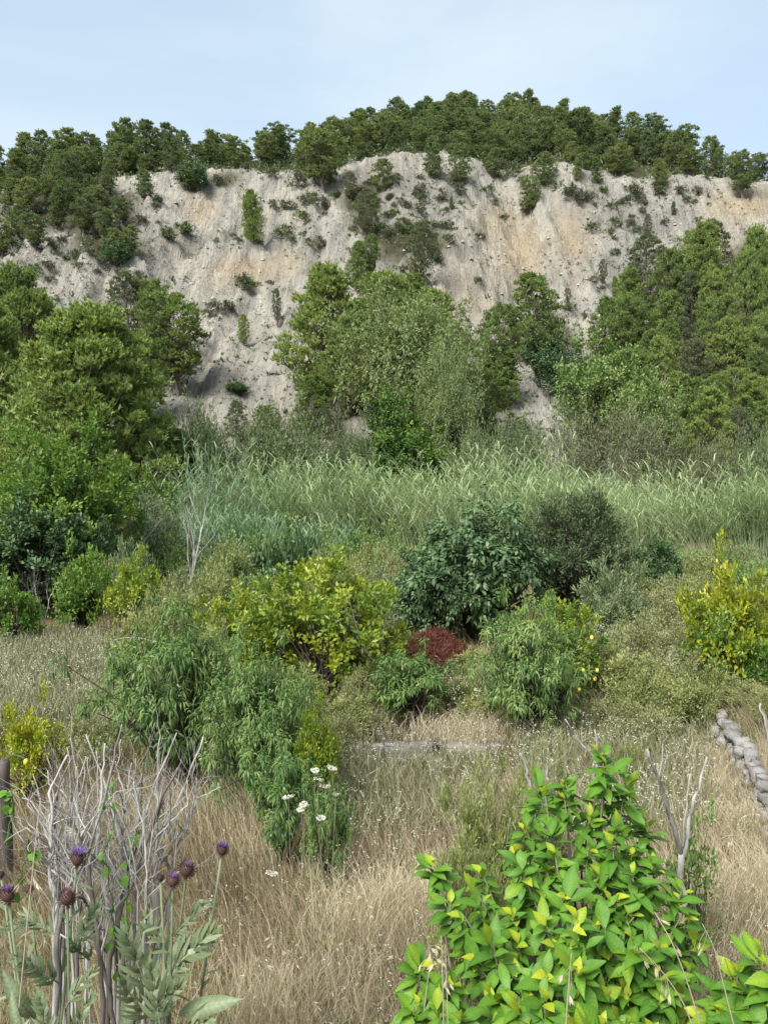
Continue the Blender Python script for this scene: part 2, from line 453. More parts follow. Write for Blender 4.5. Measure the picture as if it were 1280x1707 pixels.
def bush(seed, rx, ry, H, clumps, per, ll, lw, mat, droop=0.0, cr=0.2, base=0.0, wood='bark_dark', long=False, up=0.4,
         fill=0.45, stems=5, stemr=0.02, twigs=True, varc=0.16, varl=0.10, tall=0.0, name='bush', trunk='stem', rag=0.24):
    """a shrub or broadleaf tree: foliage clumps filling an uneven dome, twigs running out to them"""
    g = np.random.default_rng(seed)
    wd, fo = MB(), MB()
    root = [g.normal(0, 0.06, 2) * min(rx, ry) for _ in range(stems)]
    for q in range(clumps):
        d = rdir(g, 1)[0]
        d[2] = abs(d[2]) * g.choice([1, 1, 1, -0.35])
        rr = g.uniform(fill, 1.0) ** 0.7 * (1 + g.normal(0, rag))
        hz = base + (1 - base) * 0.5
        c = np.array([d[0] * rx * rr, d[1] * ry * rr, H * (hz + (1 - base) * 0.5 * (d[2] if d[2] > 0 else d[2] * 1.6) * rr)])
        c[2] = max(c[2], 0.06 * H + base * H)
        if tall: c[2] *= 1 + tall * g.uniform(-1, 1)
        k = c * np.array([0.9, 0.9, 1]); sr = cr * min(rx, ry, H) * 2 * g.uniform(0.7, 1.3) * 0.5
        if twigs:
            a = np.array([*root[q % stems], -0.05])
            m1 = a * 0.65 + c * 0.35 + np.array([0, 0, 0.14 * H]) + g.normal(0, 0.04 * H, 3)
            tube(wd, np.stack([a, m1, c * 0.97 + [0, 0, .0]]), np.array([1.0, 0.6, 0.25]) * stemr * H, 4, cap=False)
        n = int(per * g.uniform(0.6, 1.4))
        ks = 7
        sh = unit(d * 0.7 + g.normal(0, 0.75, (ks, 3)) + np.array([0, 0, 0.35 + up * 0.4]))
        si = g.integers(0, ks, n); tt = g.uniform(0.0, 1.0, (n, 1)) ** 0.8
        e = rdir(g, n)
        p = c + sh[si] * tt * sr * 1.55 + e * sr * 0.22 - np.array([0, 0, 1.0]) * droop * 0.35 * sr * tt ** 2
        D = unit(sh[si] * 0.55 + e * 0.75 + np.array([0, 0, up * 0.5 - droop * 0.9]))
        Nn = unit(rdir(g, n) * 0.6 + d * 0.45 + np.array([0, 0, 0.8]))
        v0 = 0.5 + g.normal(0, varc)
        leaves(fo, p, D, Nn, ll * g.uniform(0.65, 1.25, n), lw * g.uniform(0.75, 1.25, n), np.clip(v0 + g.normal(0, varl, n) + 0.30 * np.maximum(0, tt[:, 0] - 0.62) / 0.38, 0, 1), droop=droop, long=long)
    parts = []
    if twigs: parts.append((trunk, wd.mesh(name + '_wood', M[wood])))
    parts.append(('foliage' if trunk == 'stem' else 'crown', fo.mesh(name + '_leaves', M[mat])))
    return parts

def put(name, parts, loc, label, cat, group=None, rz=0.0, sc=1.0):
    o = thing(name, label, cat, loc, group, rz, sc)
    for pn, me in parts:
        obj(pn, me, o)
    return o

def branching(mb, g, a, d, ln, r, depth, sides=5, spread=0.5, kids=(2, 3), seg=4, curve=0.10, taper=0.5, upb=0.1):
    P = [np.array(a, float)]
    d = unit(d)
    for k in range(seg):
        d = unit(d + g.normal(0, curve, 3) + np.array([0, 0, upb * 0.3]))
        P.append(P[-1] + d * ln / seg)
    P = np.array(P)
    tube(mb, P, np.linspace(r, r * taper, seg + 1), sides)
    if depth > 0:
        for q in range(g.integers(kids[0], kids[1] + 1)):
            f = g.uniform(0.35, 1.0) if q else 1.0
            x = np.array([np.interp(f, np.linspace(0, 1, seg + 1), P[:, i]) for i in range(3)])
            branching(mb, g, x, unit(d + g.normal(0, spread, 3) + np.array([0, 0, upb])), ln * g.uniform(0.45, 0.8), r * taper * g.uniform(0.65, 0.95), depth - 1,
                      max(3, sides - 1), spread, kids, max(2, seg - 1), curve, taper, upb)

# ------------------------------------------------------------------ the setting: ground and hillside
def blob(u, v, lst):
    r = 0 * u
    for (a, b, ra, rb, wgt) in lst:
        r = np.maximum(r, wgt * np.exp(-((u - a) / ra) ** 2 - ((v - b) / rb) ** 2))
    return r
VEG = [(90, 340, 150, 55, 1), (170, 395, 75, 60, 1), (610, 350, 55, 55, .9), (680, 410, 75, 60, .9), (1180, 640, 190, 150, 1), (1250, 480, 60, 80, .9), (690, 620, 120, 120, .9),
       (470, 740, 110, 50, 1), (20, 600, 130, 150, 1), (270, 610, 60, 80, .8), (820, 640, 40, 70, .8), (920, 590, 50, 70, .8), (1010, 660, 80, 80, 1), (860, 730, 60, 40, .75), (760, 300, 60, 25, .6), (350, 300, 60, 16, .7)]
OCH = [(335, 352, 26, 22, .9), (410, 450, 70, 25, .8), (480, 440, 30, 20, .6), (870, 425, 42, 50, .9), (955, 400, 42, 50, .8), (1235, 345, 55, 30, 1.0), (830, 375, 45, 40, .7), (1195, 405, 25, 35, .7), (760, 500, 80, 50, .4), (640, 290, 30, 20, .4)]
GREY = [(1060, 370, 90, 45, .9), (700, 330, 80, 50, .9), (520, 380, 40, 45, .6), (1050, 440, 80, 40, .7), (230, 420, 70, 60, .6), (90, 440, 80, 40, .4), (390, 400, 60, 20, .4)]

def grid_obj(name, xs, ys, mat, masks=False):
    X, Y = np.meshgrid(xs, ys)
    Z = T(X, Y)
    nx, ny = len(xs), len(ys)
    V = np.stack([X, Y, Z], -1).reshape(-1, 3)
    i = (np.arange(ny - 1)[:, None] * nx + np.arange(nx - 1)[None]).ravel()
    mb = MB(); mb.add(V, None, np.stack([i, i + 1, i + nx + 1, i + nx], -1))
    me = mb.mesh(name, mat, True)
    if masks:
        u, v = project(V[:, 0], V[:, 1], V[:, 2])
        ed = np.clip((V[:, 1] - edge_y(V[:, 0]) - 1.5) / 2.5, 0, 1)
        nn = (fbm(V[:, 0] * 0.22, V[:, 1] * 0.22, 4, 51) - 0.5) * 1.3
        veg = np.clip(np.maximum(blob(u, v, VEG) + nn * 0.75 - 0.12, ed), 0, 1)
        och = np.clip(blob(u, v, OCH) + nn * 0.45, 0, 1) * (1 - ed)
        gry = np.clip(blob(u, v, GREY) + nn * 0.6, 0, 1)
        a = me.attributes.new('cover', 'FLOAT_COLOR', 'POINT')
        a.data.foreach_set('color', np.stack([veg, och, gry, veg * 0 + 1], -1).astype(np.float32).ravel())
    return structure(obj(name, me))

def ground_mat():
    m, t = new_mat('dry_orchard_soil')
    g = N(t, 'ShaderNodeNewGeometry')
    n1 = N(t, 'ShaderNodeTexNoise', Scale=1.3, Detail=6, Roughness=0.65)
    n2 = N(t, 'ShaderNodeTexNoise', Scale=26, Detail=5, Roughness=0.7)
    t.links.new(g.outputs['Position'], n1.inputs['Vector']); t.links.new(g.outputs['Position'], n2.inputs['Vector'])
    r1 = ramp(t, [(0.3, (0.100, 0.070, 0.048)), (0.5, (0.19, 0.145, 0.095)), (0.7, (0.15, 0.145, 0.065))])
    r2 = ramp(t, [(0.35, (0.45, 0.42, 0.40)), (0.7, (1.25, 1.2, 1.1))])
    t.links.new(n1.outputs['Fac'], r1.inputs['Fac']); t.links.new(n2.outputs['Fac'], r2.inputs['Fac'])
    mm = N(t, 'ShaderNodeMix', data_type='RGBA', blend_type='MULTIPLY'); mm.inputs['Factor'].default_value = 1
    t.links.new(r1.outputs['Color'], mm.inputs['A']); t.links.new(r2.outputs['Color'], mm.inputs['B'])
    p = N(t, 'ShaderNodeBsdfPrincipled', Roughness=0.95)
    p.inputs['Specular IOR Level'].default_value = 0.1
    t.links.new(mm.outputs['Result'], p.inputs['Base Color'])
    b = N(t, 'ShaderNodeBump', Strength=0.8, Distance=0.04)
    t.links.new(n2.outputs['Fac'], b.inputs['Height']); t.links.new(b.outputs['Normal'], p.inputs['Normal'])
    o = N(t, 'ShaderNodeOutputMaterial'); t.links.new(p.outputs[0], o.inputs['Surface'])
    return m

def hill_mat():
    m, t = new_mat('eroded_marl_scree')
    lk = t.links.new
    g = N(t, 'ShaderNodeNewGeometry')
    at = N(t, 'ShaderNodeAttribute', attribute_name='cover')
    sp = N(t, 'ShaderNodeSeparateColor'); lk(at.outputs['Color'], sp.inputs[0])
    big = N(t, 'ShaderNodeTexNoise', Scale=0.12, Detail=6, Roughness=0.6)
    med = N(t, 'ShaderNodeTexNoise', Scale=0.9, Detail=6, Roughness=0.7)
    fin = N(t, 'ShaderNodeTexNoise', Scale=2.2, Detail=6, Roughness=0.8)
    mpn = N(t, 'ShaderNodeMapping'); mpn.inputs['Scale'].default_value = (0.8, 0.13, 0.13)
    lk(g.outputs['Position'], mpn.inputs['Vector'])
    lk(g.outputs['Position'], big.inputs['Vector']); lk(mpn.outputs['Vector'], med.inputs['Vector']); lk(g.outputs['Position'], fin.inputs['Vector'])
    base = ramp(t, [(0.3, (0.205, 0.196, 0.177)), (0.5, (0.37, 0.350, 0.304)), (0.68, (0.51, 0.478, 0.405))])
    lk(med.outputs['Fac'], base.inputs['Fac'])
    och = N(t, 'ShaderNodeMix', data_type='RGBA'); och.inputs['B'].default_value = (0.43, 0.325, 0.19, 1)
    f1 = N(t, 'ShaderNodeMath', operation='MULTIPLY'); f1.inputs[1].default_value = 0.75
    lk(sp.outputs[1], f1.inputs[0]); lk(f1.outputs[0], och.inputs['Factor']); lk(base.outputs['Color'], och.inputs['A'])
    gr = N(t, 'ShaderNodeMix', data_type='RGBA'); gr.inputs['B'].default_value = (0.205, 0.198, 0.183, 1)
    f2 = N(t, 'ShaderNodeMath', operation='MULTIPLY'); f2.inputs[1].default_value = 0.7
    lk(sp.outputs[2], f2.inputs[0]); lk(f2.outputs[0], gr.inputs['Factor']); lk(och.outputs['Result'], gr.inputs['A'])
    fr = ramp(t, [(0.32, (0.50, 0.49, 0.47)), (0.45, (0.92, 0.92, 0.92)), (0.70, (1.2, 1.2, 1.19))])
    lk(fin.outputs['Fac'], fr.inputs['Fac'])
    mu = N(t, 'ShaderNodeMix', data_type='RGBA', blend_type='MULTIPLY'); mu.inputs['Factor'].default_value = 1
    lk(gr.outputs['Result'], mu.inputs['A']); lk(fr.outputs['Color'], mu.inputs['B'])
    vg = N(t, 'ShaderNodeMix', data_type='RGBA'); vr = ramp(t, [(0.35, (0.045, 0.042, 0.026)), (0.6, (0.085, 0.085, 0.045)), (0.75, (0.17, 0.15, 0.11))])
    lk(fin.outputs['Fac'], vr.inputs['Fac']); lk(vr.outputs['Color'], vg.inputs['B']); lk(mu.outputs['Result'], vg.inputs['A'])
    fv = N(t, 'ShaderNodeMath', operation='ADD'); fs = N(t, 'ShaderNodeMapRange'); fs.inputs['From Min'].default_value = 0.55; fs.inputs['From Max'].default_value = 0.95
    lk(sp.outputs[0], fv.inputs[0])
    md = N(t, 'ShaderNodeMath', operation='MULTIPLY'); md.inputs[1].default_value = 0.5
    lk(fin.outputs['Fac'], md.inputs[0]); lk(md.outputs[0], fv.inputs[1]); lk(fv.outputs[0], fs.inputs['Value']); lk(fs.outputs['Result'], vg.inputs['Factor'])
    p = N(t, 'ShaderNodeBsdfPrincipled', Roughness=0.95); p.inputs['Specular IOR Level'].default_value = 0.1
    lk(vg.outputs['Result'], p.inputs['Base Color'])
    ad = N(t, 'ShaderNodeMath', operation='MULTIPLY_ADD'); ad.inputs[1].default_value = 1.6
    lk(med.outputs['Fac'], ad.inputs[0]); lk(fin.outputs['Fac'], ad.inputs[2])
    ril = N(t, 'ShaderNodeTexNoise', Scale=1.0, Detail=7, Roughness=0.72)
    mp2 = N(t, 'ShaderNodeMapping'); mp2.inputs['Scale'].default_value = (1.6, 0.3, 0.3); lk(g.outputs['Position'], mp2.inputs['Vector']); lk(mp2.outputs['Vector'], ril.inputs['Vector'])
    a2 = N(t, 'ShaderNodeMath', operation='MULTIPLY_ADD'); a2.inputs[1].default_value = 2.0; lk(ril.outputs['Fac'], a2.inputs[0]); lk(ad.outputs[0], a2.inputs[2])
    b = N(t, 'ShaderNodeBump', Strength=0.85, Distance=0.8)
    lk(a2.outputs[0], b.inputs['Height']); lk(b.outputs['Normal'], p.inputs['Normal'])
    o = N(t, 'ShaderNodeOutputMaterial'); lk(p.outputs[0], o.inputs['Surface'])
    return m

_far = np.array([130, 150, 190, 260, 400, 700, 1500.])
XS = np.concatenate([-_far[::-1], np.arange(-110, 110.01, 0.55), _far])
grid_obj('ground', np.concatenate([-_far[::-1], np.arange(-110, -12, 2.0), np.arange(-12, 12, 0.15), np.arange(12, 110.1, 2.0), _far]),
         np.concatenate([[-600, -200, -60, -20, -8], np.arange(0, 16, 0.15), np.arange(16, 48, 0.8), [48.2, 49, 50.5]]), ground_mat())
grid_obj('hillside', XS, np.concatenate([[46, 49, 50], np.arange(50.6, 142, 0.5), np.arange(142, 212, 1.2), [216, 225, 240, 270, 320, 420, 700, 1500]]), hill_mat(), True)

# ------------------------------------------------------------------ pines
RNG = np.random.default_rng(2024)
PF = [pine(100 + k, 8.0, [1.9, 2.3, 1.7, 2.5, 2.1][k], [80, 88, 72, 84, 80][k], 30, 0.36, M['pine_far'], base=[.14, .2, .08, .24, .1][k],
           shape=['egg', 'umbrella', 'egg', 'umbrella', 'round'][k], padr=(0.045, 0.085), name='far_pine') for k in range(5)]
PM = [pine(200 + k, 9.0, [2.3, 2.6, 2.1, 2.9][k], [120, 128, 112, 130][k], 36, 0.30, M['pine'], base=[.18, .22, .12, .26][k],
           shape=['egg', 'umbrella', 'round', 'egg'][k], padr=(0.038, 0.070), name='slope_pine') for k in range(4)]

def plant_pine(protos, u, vb, vt, label, group=None, k=None, wid=1.0, name='pine_tree', y=None):
    """a pine whose foot shows at (u, vb) and whose tip reaches up to row vt"""
    p = hit(u, vb) if y is None else None
    if y is not None:
        q = pt(u, HORIZON, y); p = np.array([q[0], y, float(T(q[0], y))])
    top = pt(u, vt, p[1])[2]
    H = max(1.2, top - p[2])
    k = int(RNG.integers(len(protos))) if k is None else k
    pr = protos[k]
    h0 = 8.0 if protos is PF else 9.0
    s = H / h0
    return put(name, pr, (p[0], p[1], p[2] - 0.1), label, 'pine', group, RNG.uniform(0, 6.28), (s * wid, s * wid, s))

# the forest on the plateau behind the scarp: one jittered stand, cut into the three stretches the photograph shows
n_ridge = 0
for yy in np.arange(136, 204, 4.7):
    for xx in np.arange(-100, 101, 4.9):
        x = xx + RNG.uniform(-1.9, 1.9) + (2.4 if int(yy / 4.7) % 2 else 0); y = yy + RNG.uniform(-1.9, 1.9)
        ey = float(edge_y(np.array(x))); yc = float(np.interp(x, _xc, _yc))
        if y < ey + 0.6 or y > max(yc, ey + 4) + 5: continue
        z = float(T(x, y))
        u, v = project(x, y, z + 6)
        if u < -40 or u > 1320: continue
        if RNG.uniform() < 0.06: continue
        if y > ey + 16 and RNG.uniform() < 0.2: continue
        rank = 'front rank' if y < ey + 6 else 'skyline rank' if y > max(yc, ey + 4) - 6 else 'middle ranks'
        if u < 240: lab, gr = 'dark pine on the far left of the ridge, in the ' + rank, 'pines on the left ridge'
        elif u < 480: lab, gr = 'pine on the low ridge saddle left of the summit, in the ' + rank, 'pines on the left ridge'
        elif u < 640: lab, gr = 'pine on the left shoulder of the rounded summit, in the ' + rank, 'pines on the summit'
        elif u < 760: lab, gr = 'pine just left of the highest point of the summit, in the ' + rank, 'pines on the summit'
        elif u < 880: lab, gr = 'pine just right of the highest point of the summit, in the ' + rank, 'pines on the summit'
        elif u < 1010: lab, gr = 'pine on the right shoulder of the rounded summit, in the ' + rank, 'pines on the summit'
        else: lab, gr = 'dark pine above the right end of the cliff, in the ' + rank, 'pines on the right ridge'
        H = (RNG.uniform(3.8, 6.8) if RNG.uniform() < .82 else RNG.uniform(6.5, 8.2)) * (0.72 if y < ey + 4 else 1.0)
        s = H / 8.0; wd = s ** 0.7 * RNG.uniform(1.05, 1.5)
        put('pine_tree', PF[int(RNG.integers(5))], (x, y, z - 0.2), lab, 'pine', gr, RNG.uniform(0, 6.28), (wd, wd, s)); n_ridge += 1

# tall trees that break the skyline
for (u, vb, vt, k, lab) in [(205, 285, 200, 1, 'tall open pine rising highest above the left ridge line'),
                            (1238, 335, 250, 3, 'broad dark pine standing alone at the right end of the ridge'),
                            (285, 290, 218, 0, 'slim dark pine with bare trunk on the left skyline')]:
    plant_pine(PF, u, vb, vt, lab, k=k, wid=1.1)

# pines on the upper left slope
for (u, vb) in [(15, 345), (45, 365), (30, 400), (85, 345), (95, 385), (120, 360), (140, 395), (165, 365), (180, 405), (205, 380), (215, 430), (150, 340), (60, 420), (5, 430), (195, 445), (240, 335), (110, 320), (20, 310), (62, 318), (180, 325)]:
    plant_pine(PF, u, vb, vb - RNG.uniform(50, 75), ('small' if vb > 400 else 'tall' if vb < 350 else 'mid sized') + ' pine in the upper left slope wood, ' + ('by the left edge' if u < 70 else 'in its middle' if u < 150 else 'at its right border'), 'pines on the upper left slope', wid=1.25)

G2 = 'pines scattered on the scree'
MISC = [
    # u, foot, tip, prototype set, k, width, label
    (423, 412, 316, 'col', 0, 0.95, 'lone dense columnar pine on the bare pale slope'),
    (886, 362, 290, 'PF', 3, 0.95, 'solitary pine with bare trunk high on the cliff face'),
    (720, 300, 225, 'PF', 0, 1.0, 'bright pine at the brink of the cliff below the summit'),
    (765, 305, 236, 'PF', 4, 1.0, 'small pine leaning over the cliff edge beside a brighter pine'),
    (960, 305, 255, 'PF', 2, 1.0, 'small conical light green pine at the cliff edge, left of two'),
    (995, 308, 262, 'PF', 2, 1.1, 'small conical light green pine at the cliff edge, right of two'),
    (540, 320, 215, 'PF', 3, 1.5, 'large dark pine overhanging the cliff top left of the summit'),
    (318, 322, 272, 'PF', 0, 1.6, 'bushy bright green tree at the cliff top above the lone columnar pine'),
    (610, 395, 312, 'grey', 0, 1.3, 'grey green pine on the wooded rib below the summit'),
    (700, 470, 365, 'grey', 1, 1.2, 'thin grey green pine high on the central rib'),
    (595, 490, 400, 'PM', 0, 0.95, 'narrow pine above the central clump of trees'),
    (615, 470, 388, 'PM', 1, 0.8, 'small yellowish pine just right of a narrow pine on the rib'),
    (535, 690, 440, 'PM', 0, 0.95, 'tall full pine at the left of the central clump'),
    (580, 700, 520, 'PM', 3, 0.9, 'dark pine tucked behind the tall pine of the central clump'),
    (650, 640, 455, 'PM', 1, 1.15, 'tall broad pine at the top of the central clump'),
    (725, 640, 480, 'PM', 3, 0.95, 'pine at the right of the central clump top'),
    (600, 690, 560, 'bright', 0, 1.0, 'lighter pine in front at the left of the central clump'),
    (765, 700, 560, 'bright', 1, 0.9, 'lighter pine in front at the right of the central clump'),
    (690, 560, 452, 'PM', 0, 1.0, 'pine crown rising at the very top of the central clump'),
    (640, 322, 262, 'PF', 4, 1.3, 'round dark pine biting into the cliff rim left of the summit'),
    (585, 335, 285, 'grey', 0, 1.2, 'grey pine just below the cliff rim left of the summit'),
    (820, 296, 245, 'PF', 0, 1.2, 'pine standing on the cliff rim right below the summit'),
    (905, 312, 252, 'PF', 4, 1.3, 'broad pine at the cliff rim right of the summit'),
    (1100, 318, 262, 'PF', 0, 1.3, 'pine hanging over the right part of the cliff rim'),
    (825, 680, 505, 'PM', 1, 0.75, 'slender pine right of the central clump beside the chute'),
    (840, 690, 570, 'PM', 0, 0.9, 'shorter pine in front of the slender one by the chute'),
    (790, 750, 612, 'bright', 1, 1.05, 'yellow green pine low at the right foot of the central clump'),
    (900, 610, 450, 'PM', 2, 0.95, 'dark upright pine beside the pale gravel chute'),
    (1003, 475, 430, 'grey', 0, 0.8, 'small grey pine, left of two on the right scree'),
    (1025, 500, 458, 'PM', 0, 0.8, 'small green pine, right of two on the right scree'),
    (945, 510, 478, 'grey', 1, 0.9, 'tiny pale pine on the scree between chute and right wood'),
    (406, 577, 520, 'PM', 2, 0.8, 'small bushy pine on the open scree left of centre'),
    (463, 548, 478, 'grey', 1, 0.55, 'thin sapling pine with bare stem on the open scree'),
    (1122, 365, 335, 'PF', 2, 1.0, 'little dark pine alone on the right cliff face'),
    (1078, 395, 355, 'grey', 0, 0.8, 'pale small pine on the right cliff face'),
    (752, 355, 328, 'PF', 0, 0.9, 'very small pine on the pale central cliff'),
    (215, 610, 450, 'grey', 0, 1.0, 'greyish pine on the left scree behind a darker one'),
    (262, 600, 462, 'PM', 1, 0.8, 'pine with pale top on the left scree'),
    (298, 660, 485, 'PM', 1, 1.05, 'dark umbrella pine with visible trunk on the left scree'),
    (235, 700, 560, 'PM', 0, 1.0, 'pine half hidden behind the great left pine'),
    (520, 735, 622, 'bright', 0, 1.1, 'light green pine low down left of the central clump'),
    (450, 745, 672, 'bright', 1, 1.1, 'low yellow green pine above the dark thicket'),
    (395, 740, 665, 'grey', 0, 1.1, 'small pale pine beside the dark thicket'),
    (560, 750, 660, 'grey', 1, 1.2, 'grey pine above the reeds left of the ivy'),
]
PB = [pine(300, 9.0, 2.6, 120, 36, 0.29, M['pine_bright'], base=.12, shape='egg', padr=(0.038, 0.07), name='bright_pine'), pine(301, 9.0, 2.9, 130, 36, 0.29, M['pine_bright'], base=.1, shape='umbrella', padr=(0.038, 0.07), name='bright_pine')]
PG = [pine(310, 9.0, 2.2, 95, 30, 0.29, M['pine_grey'], base=.15, padr=(0.04, 0.07), name='grey_pine'), pine(311, 9.0, 2.4, 90, 28, 0.29, M['pine_grey'], base=.2, shape='umbrella', padr=(0.04, 0.07), name='grey_pine')]
PC = [pine(320, 9.0, 1.75, 60, 60, 0.36, M['pine_bright'], base=.04, shape='column', name='columnar_pine')]
SETS = dict(PF=PF, PM=PM, bright=PB, grey=PG, col=PC)
for (u, vb, vt, st, k, wd, lab) in MISC:
    plant_pine(SETS[st], u, vb, vt, lab, None, k % len(SETS[st]), wd * (1.28 if st in ('PM', 'bright') and vb - vt > 90 else 1.0))

# the wood on the right lower slope
cnt = 0
pts = []
for vb in np.arange(500, 800, 36):
    for uu in np.arange(940, 1345, 52):
        u = uu + RNG.uniform(-15, 15) + (20 if int(vb / 31) % 2 else 0); v = vb + RNG.uniform(-10, 10)
        left = np.interp(v, [480, 520, 560, 620, 700, 760, 800], [1240, 1075, 1010, 985, 1050, 1090, 1100])
        if u < left or u > 1340: continue
        pts.append((v, u))
for (v, u) in sorted(pts):
    if hit(u, v) is None: continue
    tip = v - RNG.uniform(85, 165)
    kind = RNG.uniform()
    kn = 'bright green' if kind < 0.22 else 'dark green' if kind < 0.86 else 'greyish'
    plc = ('at the upper edge' if v < 590 else 'in the middle' if v < 700 else 'along the foot') + ' of the right lower wood, ' + ('towards the chute' if u < 1130 else 'towards the right edge')
    plant_pine(PB if kind < 0.22 else PM if kind < 0.86 else PG, u, v, tip, kn + ' pine ' + plc, 'pines in the right lower wood', wid=RNG.uniform(0.85, 1.15))
plant_pine(PB, 1178, 800, 640, 'bright conical pine with layered branches at the foot of the right wood', None, 0, 0.95, y=58)
for (u, vb, vt) in [(1262, 560, 372), (1185, 545, 425), (1125, 560, 432), (1245, 590, 410)]:
    plant_pine(PM, u, vb, vt, 'tall pine standing above the upper edge of the right lower wood', 'tall pines at the upper edge of the right wood', wid=0.8)

# the great pine on the left and its neighbours
BIG = pine(400, 12.0, 4.2, 440, 48, 0.30, M['great_pine'], base=.04, shape='egg', padr=(0.034, 0.064), name='great_pine')
q = pt(158, HORIZON, 42)
put('pine_tree', BIG, (q[0], 42, -0.1), 'great full bright green pine on the left, in front of the scree', 'pine', None, 0.6, (1.2, 1.2, 11.9 / 12))
BIG2 = pine(401, 13.0, 3.5, 250, 42, 0.30, M['pine'], base=.06, shape='egg', padr=(0.03, 0.055), name='edge_pine')
for (u, y, vt, rz, lab) in [(-30, 50, 455, 0.3, 'tall pine cut by the left edge behind the great pine'), (45, 56, 478, 2.2, 'pine rising behind the left shoulder of the great pine'), (10, 62, 432, 4.0, 'yellowish pine top showing at the left edge above the others'), (275, 45, 705, 1.2, 'low rounded pine at the right foot of the great pine')]:
    q = pt(u, vt, y); z = float(T(q[0], y)); s = (q[2] - z) / 13.0
    put('pine_tree', BIG2, (q[0], y, z - 0.1), lab, 'pine', None, rz, (s * (1.0 if vt < 600 else 2.0), s * (1.0 if vt < 600 else 2.0), s))

# ------------------------------------------------------------------ broadleaf trees and thickets at the foot of the slope
def plant_bush(name, parts, u, y, label, cat, H0, vt=None, W0=None, wpx=None, group=None, rz=None, dz=0.0):
    """scale a plant (built H0 high, W0 wide) so that its top shows at row vt and it spans wpx pixels at its real distance y"""
    q = pt(u, HORIZON if vt is None else vt, y)
    z = float(T(q[0], y)) - dz
    sz = 1.0 if vt is None else (q[2] - z) / H0
    sx = sz if wpx is None else wpx * y / FPX / W0
    return put(name, parts, (q[0], y, z - 0.03), label, cat, group, RNG.uniform(0, 6.28) if rz is None else rz, (sx, sx, sz))

B_grey = bush(500, 3.0, 2.6, 5.0, 260, 130, 0.17, 0.055, 'grey_tree_leaf', cr=0.22, base=0.05, up=0.1, droop=0.15, stemr=0.012, name='grey_tree', trunk='trunk', fill=0.3)
plant_bush('broadleaf_tree', B_grey, 690, 62, 'large grey green drooping tree in the middle, ivy at its foot', 'tree', 5.0, 505, 6.0, 205)
plant_bush('broadleaf_tree', B_grey, 745, 56, 'lower grey green tree just right of the ivy covered one', 'tree', 5.0, 612, 6.0, 100)
B_ivy = bush(501, 1.8, 1.5, 4.0, 170, 110, 0.13, 0.10, 'ivy_leaf', cr=0.2, rag=0.3, varc=0.22, up=-0.2, name='ivy', fill=0.35)
plant_bush('ivy_thicket', B_ivy, 655, 55, 'dark green ivy mantle climbing the foot of the central trees', 'ivy', 4.0, 672, 3.6, 90)
plant_bush('ivy_thicket', B_ivy, 690, 50, 'sprawling ivy mound between the central trees and the reeds', 'ivy', 4.0, 735, 3.6, 150)
B_pop = bush(502, 2.2, 2.0, 5.5, 110, 120, 0.17, 0.12, 'bramble_leaf', cr=0.27, base=0.05, name='poplar', trunk='trunk', fill=0.35, stemr=0.010, wood='bark')
plant_bush('broadleaf_tree', B_pop, 1000, 62, 'mid green broadleaf tree left of the right hand wood', 'tree', 5.5, 582, 4.4, 130)
plant_bush('broadleaf_tree', B_pop, 1075, 58, 'paler broadleaf tree behind the grey tamarisk', 'tree', 5.5, 640, 4.4, 90)
B_blue = bush(503, 1.5, 1.5, 2.2, 60, 110, 0.16, 0.10, 'dark_leaf', cr=0.33, name='blue_bush', fill=0.35)
for (u, v, px, lab) in [(905, 612, 60, 'dark blue green bush below the dark upright pine'), (935, 655, 75, 'rounded blue green bush at the bend of the chute'), (195, 452, 48, 'dark green bush under the upper left pines'), (395, 655, 36, 'low flat green juniper on the open scree'), (320, 318, 50, 'green bush at the brink above the left cliff'), (1240, 760, 90, 'dark bush under the right wood near the reeds')]:
    p = hit(u, v); s = px * p[1] / FPX / 3.0
    put('evergreen_bush', B_blue, (p[0], p[1], p[2] - 0.1), lab, 'bush', None, RNG.uniform(0, 6.28), (s, s, s * (0.6 if u == 395 else 1)))
B_tam = bush(504, 3.3, 2.8, 3.6, 260, 120, 0.15, 0.04, 'scrub_leaf', cr=0.22, up=0.15, wood='dead', name='tamarisk', fill=0.3, stemr=0.006)
plant_bush('tamarisk_bush', B_tam, 1015, 46, 'big rounded grey olive tamarisk behind the reeds', 'bush', 3.6, 703, 6.6, 225)
plant_bush('tamarisk_bush', B_tam, 1170, 47, 'low olive tamarisk right of the bigger one', 'bush', 3.6, 755, 6.6, 170)
B_thk = bush(505, 3.0, 2.4, 3.0, 230, 110, 0.15, 0.055, 'thicket_leaf', cr=0.22, up=0.1, wood='dead_dark', name='thicket', fill=0.3, stemr=0.007)
for (u, y, vt, px, lab) in [(470, 48, 722, 190, 'wide dark grey thicket behind the left reeds'), (330, 46, 712, 130, 'dark thicket at the right foot of the great pine'), (575, 50, 738, 110, 'grey thicket left of the ivy'), (860, 54, 722, 110, 'grey scrub thicket on the pale bank right of the ivy'), (800, 48, 748, 100, 'low grey thicket in front of the pale bank'), (1270, 47, 745, 120, 'grey thicket at the right edge behind the reeds')]:
    plant_bush('scrub_thicket', B_thk, u, y, lab, 'thicket', 3.0, vt, 6.0, px)

